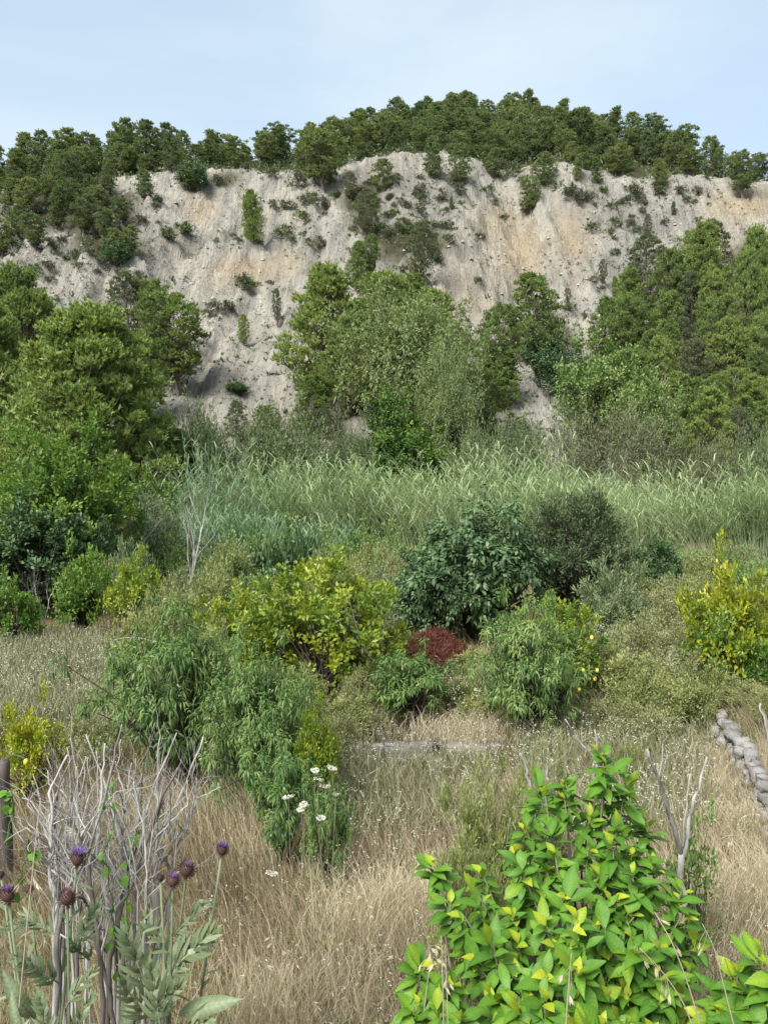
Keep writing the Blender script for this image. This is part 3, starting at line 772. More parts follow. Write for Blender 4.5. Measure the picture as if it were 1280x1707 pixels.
# ------------------------------------------------------------------ scrub on the scree: 300 bushes, plus uncountable small tufts
SCR = [bush(520 + k, 0.5, 0.5, 0.75, 16, 34, 0.17, 0.07, ['thicket_leaf', 'scrub_leaf', 'greyscrub_leaf', 'dome_leaf', 'greyscrub_leaf'][k], cr=0.42, twigs=False, fill=0.3, name='scree_bush')[0][1] for k in range(5)]
ZN = [(260, 'low scrub bush on the left slope below the ridge pines', 'scrub on the left slope'), (480, 'low scrub bush on the scree around the lone columnar pine', 'scrub around the columnar pine'),
      (770, 'low scrub bush on the central rib below the summit', 'scrub on the central rib'), (960, 'low scrub bush on the pale scree beside the gravel chute', 'scrub beside the chute'), (1400, 'low scrub bush on the right cliff face', 'scrub on the right cliff')]
SPOT = [(600, 330, 22, 14), (625, 345, 22, 14), (650, 365, 22, 16), (670, 380, 26, 18), (700, 420, 26, 18), (720, 440, 24, 16), (610, 310, 20, 12), (730, 330, 18, 12), (770, 345, 16, 12), (540, 350, 18, 14), (1000, 330, 22, 12), (1060, 335, 22, 12), (1150, 345, 18, 12), (1020, 370, 20, 14), (1060, 380, 20, 14), (280, 405, 20, 12), (320, 398, 24, 14), (390, 402, 14, 10), (360, 410, 10, 10), (495, 400, 30, 22), (520, 335, 18, 14), (470, 350, 12, 10), (260, 345, 22, 12), (560, 330, 20, 14), (590, 345, 20, 14), (640, 390, 34, 24), (680, 345, 20, 14), (740, 400, 30, 24), (655, 330, 18, 12), (955, 332, 36, 18),
        (1040, 345, 20, 14), (1090, 325, 22, 14), (1010, 350, 14, 10), (1075, 345, 12, 9), (410, 480, 30, 16), (440, 475, 16, 12), (375, 525, 24, 16), (840, 285, 30, 14), (850, 295, 20, 12), (1130, 320, 16, 10), (885, 355, 24, 14), (700, 470, 26, 20), (90, 470, 24, 14), (60, 455, 18, 12), (230, 470, 20, 14)]
ns = 0
def scree_bush(u, v, px):
    global ns
    p = hit(u, v)
    if p is None or p[1] < 58 or p[1] > float(edge_y(np.array(p[0]))) + 3: return
    lab, gr = [(a, b) for (lim, a, b) in ZN if u < lim][0]
    s = px * p[1] / FPX
    kk = int(RNG.integers(5))
    lab = ('large ' if px > 17 else 'small ' if px < 10 else '') + ['dark olive ', 'brownish green ', 'grey ', 'green ', 'pale grey '][kk] + lab.replace('low scrub', 'scrub')
    o = obj('scrub_bush', SCR[kk], None, (p[0], p[1], p[2] - 0.08 * s))
    o.rotation_euler = (0, 0, RNG.uniform(0, 6.28)); o.scale = (s, s, s * RNG.uniform(0.75, 1.15))
    tag(o, lab, 'bush', gr); ns += 1
for (u, v, w_, h_) in SPOT:
    for k in range(3 if w_ > 18 else 2):
        scree_bush(u + RNG.normal(0, w_ * 0.35), v + RNG.normal(0, h_ * 0.35), w_ * RNG.uniform(0.45, 0.9))
tries = 0
while ns < 298 and tries < 1500:
    tries += 1
    u, v = RNG.uniform(-10, 1290), RNG.uniform(285, 690) if RNG.uniform() < 0.4 else RNG.uniform(285, 480)
    dens = float(blob(np.array(u), np.array(v), VEG)) * 0.9 + float(blob(np.array(u), np.array(v), GREY)) * 0.7 + 0.10 + 0.5 * (fbm(u * 0.02, v * 0.02, 3, 77) - 0.4)
    if RNG.uniform() > dens: continue
    scree_bush(u, v, RNG.uniform(7, 19) * (1.5 if RNG.uniform() < 0.12 else 1))

mb = MB()
n = 34000
x = RNG.uniform(-75, 75, n); y = RNG.uniform(58, 138, n)
keep = (np.abs(x) < 0.49 * y)
x, y = x[keep], y[keep]
z = T(x, y)
uu, vv = project(x, y, z)
d = 0.24 + 0.6 * blob(uu, vv, VEG) + 0.5 * blob(uu, vv, GREY) - 0.35 * blob(uu, vv, OCH) + 1.3 * (fbm(x * 0.12, y * 0.12, 3, 61) - 0.5)
k = (RNG.uniform(0, 1, len(x)) < d)
x, y, z = x[k], y[k], z[k]
for e in range(5):
    n = len(x)
    sz = (0.14 + 0.42 * vnoise(x * 3.1, y * 3.3, 5) ** 3)
    D = unit(RNG.normal(0, 0.7, (n, 3)) + np.array([0, -0.1, 0.9]))
    P = np.stack([x, y, z], -1) + RNG.normal(0, 0.10, (n, 3)) * np.array([1, 1, 0.2])
    leaves(mb, P, D, rdir(RNG, n), sz * RNG.uniform(0.8, 1.5, n), sz * 0.55, np.clip(0.45 + 0.4 * (vnoise(x * 1.7, y * 1.9, 9) - 0.5) + RNG.normal(0, .1, n), 0, 1))
o = obj('scree_undergrowth', mb.mesh('scree_undergrowth', M['thicket_leaf']))
tag(o, 'tiny grey green herb tufts sprinkled over the pale scree', 'undergrowth', kind='stuff')
# loose stones on the scree: countless
mb = MB(); n = 5200
x = RNG.uniform(-70, 70, n); y = RNG.uniform(54, 134, n)
k = (np.abs(x) < 0.49 * y) & (fbm(x * 0.1, y * 0.1, 3, 63) > 0.42)
x, y = x[k], y[k]; n = len(x)
c8 = np.array([[-1, -1, -1], [1, -1, -1], [1, 1, -1], [-1, 1, -1], [-.8, -.8, .8], [.8, -.8, .8], [.8, .8, .8], [-.8, .8, .8]])
sz = 0.05 + 0.16 * RNG.uniform(0, 1, n) ** 4
V = np.stack([x, y, T(x, y) + sz * .2], -1)[:, None] + (c8[None] + RNG.normal(0, .25, (n, 8, 3))) * sz[:, None, None] * np.array([1.1, 1.0, .8])
b = np.arange(n)[:, None] * 8
mb.add(V.reshape(-1, 3), None, np.concatenate([b + np.array(q) for q in ([0, 1, 5, 4], [1, 2, 6, 5], [2, 3, 7, 6], [3, 0, 4, 7], [4, 5, 6, 7])]))
M['scree_stone'] = rough_mat('scree_stone', (0.16, 0.153, 0.141), (0.31, 0.294, 0.262), 0.8)
o = obj('scree_stones', mb.mesh('scree_stones', M['scree_stone'])); tag(o, 'loose pale stones scattered over the eroded slope', 'stones', kind='stuff')
# forest floor undergrowth on the plateau and in the right wood
mb = MB()
n = 14000
x = RNG.uniform(-95, 95, n); y = RNG.uniform(132, 200, n)
k = (y > edge_y(x) - 0.5) & (np.abs(x) < 0.5 * y) & (y < np.interp(x, _xc, _yc) + 4)
x, y = x[k], y[k]
x2 = RNG.uniform(10, 48, 5000); y2 = RNG.uniform(56, 100, 5000)
u2, v2 = project(x2, y2, T(x2, y2)); k2 = blob(u2, v2, VEG) > 0.45
x = np.concatenate([x, x2[k2]]); y = np.concatenate([y, y2[k2]]); z = T(x, y)
for e in range(5):
    n = len(x)
    D = unit(RNG.normal(0, 0.9, (n, 3)) + np.array([0, 0, 0.6]))
    P = np.stack([x, y, z + 0.5 * vnoise(x * .3, y * .3, 3)], -1) + RNG.normal(0, 0.45, (n, 3)) * np.array([1, 1, 0.8])
    leaves(mb, P, D, rdir(RNG, n), RNG.uniform(0.4, 0.85, n), 0.22, np.clip(0.4 + 0.5 * (vnoise(x * 0.7, y * 0.9, 19) - 0.5) + RNG.normal(0, .1, n), 0, 1))
o = obj('forest_undergrowth', mb.mesh('forest_undergrowth', M['thicket_leaf']))
tag(o, 'dark undergrowth covering the ground beneath the hillside pines', 'undergrowth', kind='stuff')

# ------------------------------------------------------------------ giant reeds in front of the slope
def reed_mesh(seed, n, x0, x1, y0, y1, hfun, lean, mat, fan=None, nl=11, name='reeds', lowleaf=0.3):
    g = np.random.default_rng(seed); sd_ = seed
    mb = MB()
    nc = max(3, int((x1 - x0) * 1.1))
    cx = np.linspace(x0, x1, nc) + g.normal(0, .25, nc); cy = g.uniform(y0, y1, nc); ch = g.uniform(0.58, 1.12, nc); ct = g.normal(0, .10, nc); cl = g.normal(0, .14, nc)
    ci = g.integers(0, nc, n)
    x = cx[ci] + g.normal(0, .5, n); y = np.clip(cy[ci] + g.normal(0, .6, n), y0, y1)
    for i in range(n):
        H = hfun(x[i], y[i]) * g.uniform(0.60, 1.10) * ch[ci[i]] * 1.04
        if H < 0.5: continue
        z = float(T(x[i], y[i]))
        ln = np.array(lean) + g.normal(0, 0.09, 2) + np.array([(x[i] - cx[ci[i]]) * .30 + cl[ci[i]], (y[i] - cy[ci[i]]) * .12])
        if fan is not None:
            ln = ln + np.array([(x[i] - fan[0]) * fan[2], (y[i] - fan[1]) * fan[2] * 0.6])
        t = np.linspace(0, 1, 5)
        P = np.stack([x[i] + ln[0] * H * t ** 1.8, y[i] + ln[1] * H * t ** 1.8, z - 0.05 + H * t * (1 - 0.10 * t * np.linalg.norm(ln))], -1)
        tone = g.normal(0, 0.07) + ct[ci[i]]
        tube(mb, P, np.linspace(0.019, 0.006, 5), 3, 0.8 + tone, cap=False)
        k = nl
        f = np.linspace(lowleaf, 1.0, k) + g.normal(0, 0.02, k)
        f = np.clip(f, 0.15, 1)
        B = np.stack([np.interp(f, t, P[:, c]) for c in range(3)], -1)
        a = g.uniform(0, 6.28) + np.arange(k) * math.pi + g.normal(0, 0.5, k)
        D = np.stack([np.cos(a) * 0.75 + lean[0] * 1.2, np.sin(a) * 0.75 + lean[1], np.full(k, 1.45)], -1)
        leaves(mb, B, D, unit(g.normal(0, 0.4, (k, 3)) + np.array([0, 0, 1])), g.uniform(0.55, 1.1, k), g.uniform(0.025, 0.045, k),
               np.clip(0.46 + 0.12 * f + tone + g.normal(0, 0.13, k), 0, 1), droop=0.42, long=True)
        if g.uniform() < 0.10:
            b0 = P[-1]
            q = 14
            e = g.normal(0, 0.25, (q, 3)) + np.array([lean[0] * 1.5, lean[1], 1.0])
            leaves(mb, np.repeat(b0[None], q, 0) + np.outer(np.linspace(-0.15, 0.3, q), [lean[0], 0, 1]), e, rdir(g, q), 0.22, 0.03, np.clip(0.72 + g.normal(0, .08, q), 0, 1), droop=0.3)
    return mb.mesh(name, mat)

def hgt(vrow):
    """height profile that brings the reed tips to the rows seen in the photograph"""
    us = np.array([p[0] for p in vrow]); vs = np.array([p[1] for p in vrow]) - 24.0
    return lambda x, y: max(0.0, CAM_Z + (HORIZON - float(np.interp(CU + FPX * x / y, us, vs))) / FPX * y - float(T(x, y)))

REEDS = [
    (601, 300, -8.6, -4.4, 32, 37, [(190, 830), (260, 800), (330, 782), (380, 800), (450, 850)], (0.05, -0.05), 'reed_blue', None, 'blue green clump of giant reeds at the left end of the reed bed'),
    (602, 650, -5.2, 0.9, 33.5, 38.5, [(380, 810), (430, 783), (500, 780), (560, 785), (640, 800), (700, 810)], (-0.12, -0.12), 'reed', (-2.6, 36, 0.06), 'arching fountain of giant reeds left of centre behind the brambles'),
    (603, 800, 0.4, 9.5, 34, 39, [(600, 812), (700, 800), (800, 795), (860, 800), (930, 795), (1000, 805)], (-0.14, -0.08), 'reed', None, 'pale giant reeds in the middle behind the dark round bushes'),
    (604, 1000, 8.0, 18.5, 34, 39.5, [(900, 800), (960, 792), (1030, 812), (1100, 800), (1170, 805), (1200, 825), (1280, 815), (1360, 820)], (-0.22, -0.06), 'reed', None, 'tall pale giant reed bank at the right with bare stems below'),
    (605, 330, -6.2, -2.6, 27.5, 30.5, [(290, 900), (340, 868), (400, 858), (450, 880), (500, 905)], (-0.08, -0.1), 'reed_blue', None, 'lower blue green reed clump in front of the arching reeds'),
]
for (sd, n, x0, x1, y0, y1, rows, lean, mt, fan, lab) in REEDS:
    o = obj('giant_reeds', reed_mesh(sd, n, x0, x1, y0, y1, hgt(rows), lean, M[mt], fan, lowleaf={602: .42, 604: .5, 603: .4}.get(sd, .3)))
    tag(o, lab, 'reeds', kind='stuff')

# ------------------------------------------------------------------ middle ground: trees and shrubs between orchard and reeds
B_lt = bush(700, 2.2, 1.9, 4.8, 190, 150, 0.13, 0.075, 'green_leaf', cr=0.20, base=0.0, name='elm', trunk='trunk', fill=0.35, stemr=0.011, tall=0.05, varc=0.2)
plant_bush('broadleaf_tree', B_lt, 95, 24, 'big leafy green tree at the left edge in front of the great pine', 'tree', 4.8, 738, 4.4, 225, rz=0.4)
B_lt2 = bush(701, 1.6, 1.3, 2.8, 110, 150, 0.12, 0.075, 'dark_leaf', cr=0.22, name='elm_skirt', fill=0.35)
plant_bush('evergreen_bush', B_lt2, 60, 22.3, 'dark ivy green bush under the big leafy tree at the left edge', 'bush', 2.8, 850, 3.2, 200)
plant_bush('evergreen_bush', B_lt2, 165, 23, 'dark bush at the right foot of the big leafy left tree', 'bush', 2.8, 885, 3.2, 75)
B_br = bush(702, 1.5, 1.3, 1.5, 90, 120, 0.11, 0.07, 'bramble_leaf', cr=0.25, name='bramble', fill=0.3, stemr=0.006)
B_br2 = bush(703, 1.6, 1.3, 1.4, 90, 110, 0.13, 0.05, 'silver_leaf', cr=0.25, name='pale_bramble', fill=0.3, stemr=0.006)
for (kd, u, y, vt, px, lab) in [
    (1, 255, 27, 842, 105, 'rounded grey green shrub right of the big leafy left tree'), (0, 300, 26, 905, 110, 'green bramble mound beside the dead standing trunk'),
    (1, 385, 24, 905, 120, 'pale bramble mound below the lower reed clump'), (0, 440, 26, 888, 130, 'bramble mound at the foot of the lower reed clump'),
    (0, 560, 27, 898, 140, 'spreading bramble carpet in front of the arching reeds'), (1, 640, 26, 905, 120, 'pale bramble mound left of the dark fig'),
    (0, 500, 30, 885, 120, 'far bramble mound under the arching reeds'), (0, 610, 30, 878, 110, 'far green bramble below the middle of the reed bed'),
    (0, 690, 23, 905, 120, 'green bramble leaning against the dark fig'), (1, 330, 20, 945, 120, 'greyish weed mound behind the peach trees'),
    (0, 420, 20, 950, 110, 'low green mound behind the lemon tree'), (1, 620, 20, 945, 100, 'silvery weed mound right behind the lemon tree'),
    (0, 1090, 27, 905, 110, 'dark green bramble right of the round olive bush'), (0, 1165, 29, 905, 120, 'bramble mound below the right reed bank'),
    (1, 1230, 27, 905, 110, 'pale shrub below the right reed bank'), (1, 1130, 22, 950, 90, 'pale low shrub at the edge of the grassy clearing'), (0, 1265, 20, 935, 110, 'light green bush at the right edge above the yellow citrus'),
    (1, 215, 22, 905, 90, 'greyish bush between the left tree and the dead trunk')]:
    plant_bush('bramble_shrub', [B_br, B_br2][kd], u, y, lab, 'shrub', 1.45, vt + 24, 3.0, px)
B_ag = bush(704, 0.9, 0.8, 0.7, 110, 45, 0.13, 0.045, 'dark_leaf', cr=0.22, name='glossy_shrub', fill=0.3, up=0.1)
plant_bush('glossy_shrub', B_ag, 480, 21, 'low dark shrub with long grey green leaves behind the lemon tree', 'shrub', 0.7, 922, 1.8, 110, rz=0)

# dark fig like tree and round bushes at its right
B_fig = bush(710, 1.55, 1.3, 2.9, 190, 85, 0.135, 0.065, 'dark_leaf', cr=0.19, name='dark_tree', trunk='trunk', fill=0.35, droop=0.35, long=True, up=0.1, varc=0.2, tall=0.04)
plant_bush('broadleaf_tree', B_fig, 800, 19, 'dark blue green glossy leaved tree in the middle of the orchard', 'tree', 2.9, 855, 3.1, 225, rz=1.0)
plant_bush('broadleaf_tree', B_fig, 712, 18.2, 'lower dark glossy tree at the left shoulder of the bigger dark one', 'tree', 2.9, 925, 3.1, 125, rz=2.7)
B_olv = bush(711, 1.35, 1.25, 3.0, 240, 105, 0.10, 0.026, 'dome_leaf', cr=0.18, name='round_olive', fill=0.5, up=0.6, varc=0.1, rag=0.07)
plant_bush('olive_bush', B_olv, 960, 20.5, 'dense dome shaped dark olive bush right of the dark glossy tree', 'bush', 3.0, 828, 2.7, 180)
B_olv2 = bush(712, 0.7, 0.65, 1.4, 70, 110, 0.10, 0.025, 'silver_leaf', cr=0.27, name='grey_olive', fill=0.35, up=0.6, varc=0.1)
plant_bush('olive_bush', B_olv2, 1020, 17, 'small silvery olive shrub at the right foot of the dome shaped bush', 'bush', 1.4, 952, 1.4, 105)
plant_bush('olive_bush', B_olv2, 1052, 18, 'thin grey shrub trailing right of the silvery olive shrub', 'bush', 1.4, 985, 1.4, 70)
plant_bush('evergreen_bush', B_lt2, 1092, 24, 'dark green rounded bush right of the dome shaped olive bush', 'bush', 2.8, 905, 3.2, 85)

# yellow green bushes on the left
B_yg = bush(720, 0.75, 0.7, 1.5, 60, 95, 0.085, 0.045, 'green_leaf', cr=0.28, name='young_bush', fill=0.3, varc=0.2)
B_cit = bush(721, 0.9, 0.8, 1.5, 75, 85, 0.085, 0.042, 'citrus_leaf', cr=0.24, name='citrus', trunk='trunk', fill=0.3, varc=0.24, rag=0.22, stemr=0.012)
B_cit2 = bush(722, 1.0, 0.9, 2.2, 120, 95, 0.085, 0.042, 'citrus_leaf', cr=0.19, name='lemon_tree', trunk='trunk', fill=0.3, varc=0.26, rag=0.2, stemr=0.010, tall=0.08)
B_yel = bush(723, 0.8, 0.7, 1.4, 70, 85, 0.08, 0.038, 'yellow_leaf', cr=0.24, name='yellow_citrus', trunk='trunk', fill=0.3, varc=0.24, rag=0.22, stemr=0.012)
plant_bush('leafy_bush', B_yg, 135, 19, 'fresh green bush below the dark left trees', 'bush', 1.5, 918, 1.5, 95)
plant_bush('leafy_bush', B_yg, 20, 17, 'fresh green bush at the left edge above the white flowers', 'bush', 1.5, 965, 1.5, 75)
plant_bush('citrus_tree', B_cit, 225, 17, 'small citrus with bright tips left of the dead trunk', 'tree', 1.5, 945, 1.8, 95)

lm = MB()
ii = np.linspace(0, math.pi, 7); prof = np.sin(ii) ** 0.8 * 0.032; hh = -np.cos(ii) * 0.042
tube(lm, np.stack([0 * hh, 0 * hh, hh], -1), np.maximum(prof, 0.004), 8)
lm_me = lm.mesh('lemon_fruit', M['lemon'], True)
def fruits(tree, pts):
    """lemons hang on their tree as parts of it"""
    bpy.context.view_layer.update()
    inv = tree.matrix_world.inverted()
    for (u, v, y) in pts:
        o = obj('lemon', lm_me, tree)
        p = inv @ Vector(pt(u, v, y))
        o.location = p
        s = tree.scale
        o.scale = (.75 / s[0], .75 / s[1], .75 / s[2]); o.rotation_euler = (RNG.uniform(-.5, .5), RNG.uniform(-.5, .5), 0)

t1 = plant_bush('lemon_tree', B_cit2, 545, 12.4, 'large yellow green lemon tree in the middle behind the peach trees', 'tree', 2.2, 935, 2.0, 225, rz=0.5)
t2 = plant_bush('lemon_tree', B_cit2, 400, 12.8, 'lighter lemon tree left of the large lemon tree', 'tree', 2.2, 985, 2.0, 150, rz=2.5)
t3 = plant_bush('lemon_tree', B_cit2, 925, 12.2, 'lemon tree with ripe fruit behind the right peach tree', 'tree', 2.2, 1000, 2.0, 150, rz=4.0)
fruits(t3, [(986, 1063, 11.6), (972, 1118, 11.5), (991, 1132, 11.5), (995, 1118, 11.7), (965, 1150, 11.5)])
t4 = plant_bush('citrus_tree', B_yel, 1215, 12.5, 'bright yellow leaved citrus at the right edge', 'tree', 1.4, 960, 1.6, 150, rz=1.1)
plant_bush('leafy_bush', B_yg, 1235, 12.0, 'green leafy skirt under the bright yellow citrus', 'bush', 1.5, 1040, 1.5, 120)
t5 = plant_bush('citrus_tree', B_yel, 48, 8.3, 'small yellow citrus at the lower left edge', 'tree', 1.4, 1185, 1.6, 105, rz=0.2)
fruits(t5, [(44, 1270, 8.0)])

# peach trees with long hanging leaves
def peach(seed, rx, ry, H, cl, per):
    return bush(seed, rx, ry, H, cl, per, 0.085, 0.018, 'peach_leaf', droop=0.5, cr=0.17, long=True, up=0.35, name='peach', trunk='trunk', fill=0.3, stemr=0.009, varc=0.2, rag=0.22)
B_p1 = peach(730, 0.95, 0.8, 1.9, 190, 72)
B_p2 = peach(731, 0.55, 0.5, 1.2, 80, 60)
plant_bush('peach_tree', B_p1, 285, 8.9, 'broad peach tree with hanging leaves on the left', 'tree', 1.9, 1025, 1.9, 245, rz=0.3)
plant_bush('peach_tree', B_p1, 425, 8.2, 'peach tree with dense hanging leaves in front of the large lemon tree', 'tree', 1.9, 1085, 1.9, 200, rz=2.0)
plant_bush('peach_tree', B_p2, 690, 11.4, 'young peach tree in front of the rust red heap', 'tree', 1.2, 1085, 1.1, 135, rz=0.0)
plant_bush('peach_tree', B_p1, 885, 10.6, 'bushy peach tree in front of the fruiting lemon', 'tree', 1.9, 1010, 1.9, 190, rz=4.4)
plant_bush('peach_tree', B_p2, 470, 6.9, 'low peach sprouts at the foot of the dense peach tree', 'tree', 1.2, 1245, 1.1, 150, rz=1.0)
plant_bush('peach_tree', B_p2, 545, 6.4, 'small peach sprout reaching into the dry grass', 'tree', 1.2, 1300, 1.1, 80, rz=2.3)
plant_bush('citrus_tree', B_cit, 525, 7.8, 'small yellow green citrus sprout right of the dense peach tree', 'tree', 1.5, 1195, 1.8, 75, rz=3.0)

# khaki weeds and shrubs on the right
B_kh = bush(740, 0.8, 0.7, 1.0, 70, 100, 0.06, 0.022, 'khaki_leaf', cr=0.24, name='khaki_weed', fill=0.25, up=0.5, wood='dead', stemr=0.006, varc=0.2)
M['weed_leaf'] = leaf_mat('weed_leaves', (0.095, 0.125, 0.040), (0.175, 0.210, 0.070), (0.31, 0.33, 0.13), 0.3)
B_kg = bush(741, 0.8, 0.7, 1.0, 90, 95, 0.06, 0.028, 'weed_leaf', cr=0.24, name='green_weed', fill=0.25, up=0.4, stemr=0.006, varc=0.2)
for (kd, u, y, vt, px, lab) in [(0, 1030, 13.5, 1050, 130, 'khaki weed mound right of the fruiting lemon'), (0, 1110, 14.0, 1045, 140, 'khaki weed mound left of the bright yellow citrus'), (1, 1050, 11.8, 1100, 130, 'green brown weed mound right of the bushy peach'), (0, 1120, 12.0, 1095, 120, 'pale weeds in the middle of the right weed patch'),
                                (1, 1140, 10.8, 1140, 120, 'green weeds above the dry stone wall'), (0, 1010, 10.6, 1165, 90, 'khaki weeds between peach and dry stone wall'), (1, 1250, 11.2, 1140, 100, 'dull green weeds behind the dry stone wall at the right edge'), (0, 800, 12.0, 1110, 90, 'pale weeds between the two peach trees'),
                                (0, 1190, 16, 1010, 130, 'pale brambly weeds in the clearing'), (0, 1075, 15.5, 1020, 120, 'dry khaki weeds below the silvery olive shrub'), (1, 1000, 12.6, 1075, 90, 'green weeds touching the right side of the fruiting lemon'), (0, 1170, 12.6, 1085, 100, 'khaki weeds at the left foot of the bright yellow citrus'), (1, 1090, 11.2, 1125, 120, 'tall green weeds in the centre of the right weed patch'), (0, 1080, 10.2, 1175, 110, 'pale weeds in front of the right weed patch'), (1, 1195, 11.6, 1120, 100, 'dull weeds in the shade of the bright yellow citrus'), (0, 1140, 20, 965, 110, 'pale grass mound at the far side of the clearing'), (0, 955, 10.9, 1180, 70, 'khaki weeds at the right foot of the bushy peach'), (0, 1100, 18, 985, 120, 'dry weed mound at the back of the clearing'), (1, 1275, 9.8, 1155, 60, 'leafy weed by the bleached stick at the right edge'), (0, 590, 11.3, 1130, 70, 'khaki weeds right of the large lemon tree'), (1, 1050, 9.0, 1240, 50, 'small bright weed above the broad leaved shrub'),
                                (1, 300, 15, 1000, 110, 'dull weeds behind the broad peach tree'), (0, 465, 15.5, 985, 110, 'khaki weeds behind the lighter lemon tree'), (0, 640, 14.5, 1040, 80, 'dry weeds at the left of the rust red heap')]:
    plant_bush('weed_clump', [B_kh, B_kg][kd], u, y, lab, 'weeds', 1.0, vt, 1.6, px)

FILL = [('weeds filling the gap between the lemon and peach trees', [(470, 13, 1015), (500, 11, 1130), (600, 12.6, 1060), (650, 12.3, 1110), (580, 10.8, 1165), (560, 9.6, 1190), (240, 10.5, 1120), (150, 9.6, 1190), (520, 8.8, 1210), (610, 11.6, 1120), (380, 9.8, 1100), (360, 11, 1060), (470, 10.2, 1130), (520, 14.5, 985), (620, 13.8, 1030)]),
        ('tangled weeds filling the gap behind the young peach tree', [(790, 13.2, 1085), (770, 11.8, 1140), (830, 12.6, 1090), (800, 11.2, 1165)]),
        ('tangled growth between the left bushes and the peach trees', [(270, 15.5, 990), (185, 20.5, 945), (280, 18, 965), (360, 17, 965), (230, 13, 1035)]),
        ('tangled greenery between the brambles and the dark tree', [(580, 18, 945), (660, 22, 925), (540, 20, 935), (620, 24, 915), (380, 22, 925), (450, 23, 915), (680, 20, 945)]),
        ('tangled greenery at the right behind the clearing', [(1180, 24, 925), (1120, 25, 925), (1240, 23, 925), (1280, 17, 965), (1060, 21, 960), (1170, 19, 965)])]
for lab, sp_ in FILL:
    for (u, y, vt) in sp_:
        plant_bush('weed_clump', [B_kh, B_kg, B_kg][int(RNG.integers(3))], u, y, lab, 'weeds', 1.0, vt + RNG.uniform(-6, 6), 1.7, RNG.uniform(75, 120) * (12 / y) ** .25, group=lab)

# rust red heap of dead needles
mb = MB(); g = np.random.default_rng(77)
n = 16000
a = g.uniform(0, 6.28, n); r = np.sqrt(g.uniform(0, 1, n))
hx, hy = np.cos(a) * r * 0.85, np.sin(a) * r * 0.75
hz = 0.75 * np.maximum(0, 1 - r ** 1.6) * (0.25 + 1.3 * fbm(hx * 2.6, hy * 2.6, 2, 4)) + g.uniform(0, 0.10, n)
leaves(mb, np.stack([hx, hy, hz], -1), g.normal(0, 0.7, (n, 3)) + np.array([0, 0, 0.3]), rdir(g, n), g.uniform(0.06, 0.16, n), 0.009, np.clip(0.5 + 0.5 * (fbm(hx * 4, hy * 4, 3, 8) - .5) + g.normal(0, 0.14, n), 0, 1))
q = pt(722, 1085, 14.2)
o = obj('brushwood_heap', mb.mesh('brushwood_heap', M['rust']), None, (q[0], 14.2, float(T(q[0], 14.2)) + 0.02))
o.scale = (1.3, 0.9, 1.05)
tag(o, 'heap of rust red dead brushwood under the dark glossy tree', 'heap')

# ------------------------------------------------------------------ dead trees and sticks
def dead_tree(name, label, u, y, vt, seed, mat, r=0.03, depth=4, lean=(0.0, 0.0), spread=0.45, kids=(2, 3), part='branches', frac=0.5, cat='dead tree'):
    g = np.random.default_rng(seed)
    q = pt(u, vt, y); z = float(T(q[0], y)); H = q[2] - z
    t = thing(name, label, cat, (q[0], y, z))
    tr = MB(); P = np.array([[0, 0, -0.05], [lean[0] * .2, 0, H * frac * .35], [lean[0] * .55, lean[1] * .5, H * frac * .7], [lean[0], lean[1], H * frac]])
    tube(tr, P, np.array([1, .85, .7, .6]) * r, 7)
    obj('trunk', tr.mesh(name + '_trunk', M[mat], True), t)
    for k in range(3):
        br = MB()
        branching(br, g, P[-1 - (k % 2)], np.array([lean[0] + g.normal(0, spread), lean[1] + g.normal(0, spread * .6), 1.0]), H * (1 - frac) * g.uniform(0.6, .95), r * 0.55, depth - 1, 5, spread, kids, upb=0.25)
        obj('branch', br.mesh(name + '_branch', M[mat], True), t)
    return t
dead_tree('dead_tree', 'dead grey trunk with bare twigs standing left of the brambles', 308, 20, 865, 5, 'dead', 0.055, 4, (0.15, 0), 0.35, frac=0.45)
dead_tree('dead_tree', 'bleached bare branches sticking out right of the big left tree', 215, 24.5, 828, 6, 'dead', 0.04, 4, (0.2, 0), 0.6)
dead_tree('dead_shrub', 'small leafless dark shrub among the white flowers', 112, 13.2, 1040, 7, 'dead_dark', 0.022, 4, (0, 0), 0.75, frac=0.25, cat='dead shrub')
dead_tree('dead_shrub', 'leafless grey twigs rising from the large lemon tree', 640, 12.0, 985, 8, 'dead', 0.014, 4, (-0.05, 0), 0.35, frac=0.4, cat='dead shrub')
dead_tree('dead_shrub', 'bare reddish twigs beside the rust red heap', 650, 13.5, 1030, 9, 'dead', 0.014, 4, (0.1, 0), 0.6, frac=0.3, cat='dead shrub')
dead_tree('dead_shrub', 'pale bare twigs at the left edge of the white flowers', 60, 17.5, 970, 12, 'dead', 0.02, 4, (0.1, 0), 0.6, frac=0.3, cat='dead shrub')

def stick(label, pts, r, mat='dead', name='bare_stick', cat='stick'):
    P = np.array([pt(*p) for p in pts])
    mb = MB(); o0 = P[0].copy()
    k = np.linspace(0, 1, len(P)); kk = np.linspace(0, 1, 8)
    Q = np.stack([np.interp(kk, k, P[:, c]) for c in range(3)], -1)
    Q += np.random.default_rng(int(abs(P[0][0]) * 1000)).normal(0, r * 0.5, Q.shape)
    tube(mb, Q - o0, np.linspace(r, r * 0.45, 8), 6)
    return tag(obj(name, mb.mesh('stick', M[mat], True), None, o0), label, cat)
stick('leaning bleached stick above the broad leaved shrub', [(1000, 1275, 6.0), (965, 1235, 6.0), (942, 1200, 6.0)], 0.010)
stick('short upright bleached stake above the broad leaved shrub', [(991, 1300, 6.2), (992, 1260, 6.2), (991, 1218, 6.2)], 0.013)
stick('bleached stick leaning left behind the top of the broad leaved shrub', [(885, 1310, 4.6), (878, 1280, 4.6), (869, 1256, 4.6)], 0.011)
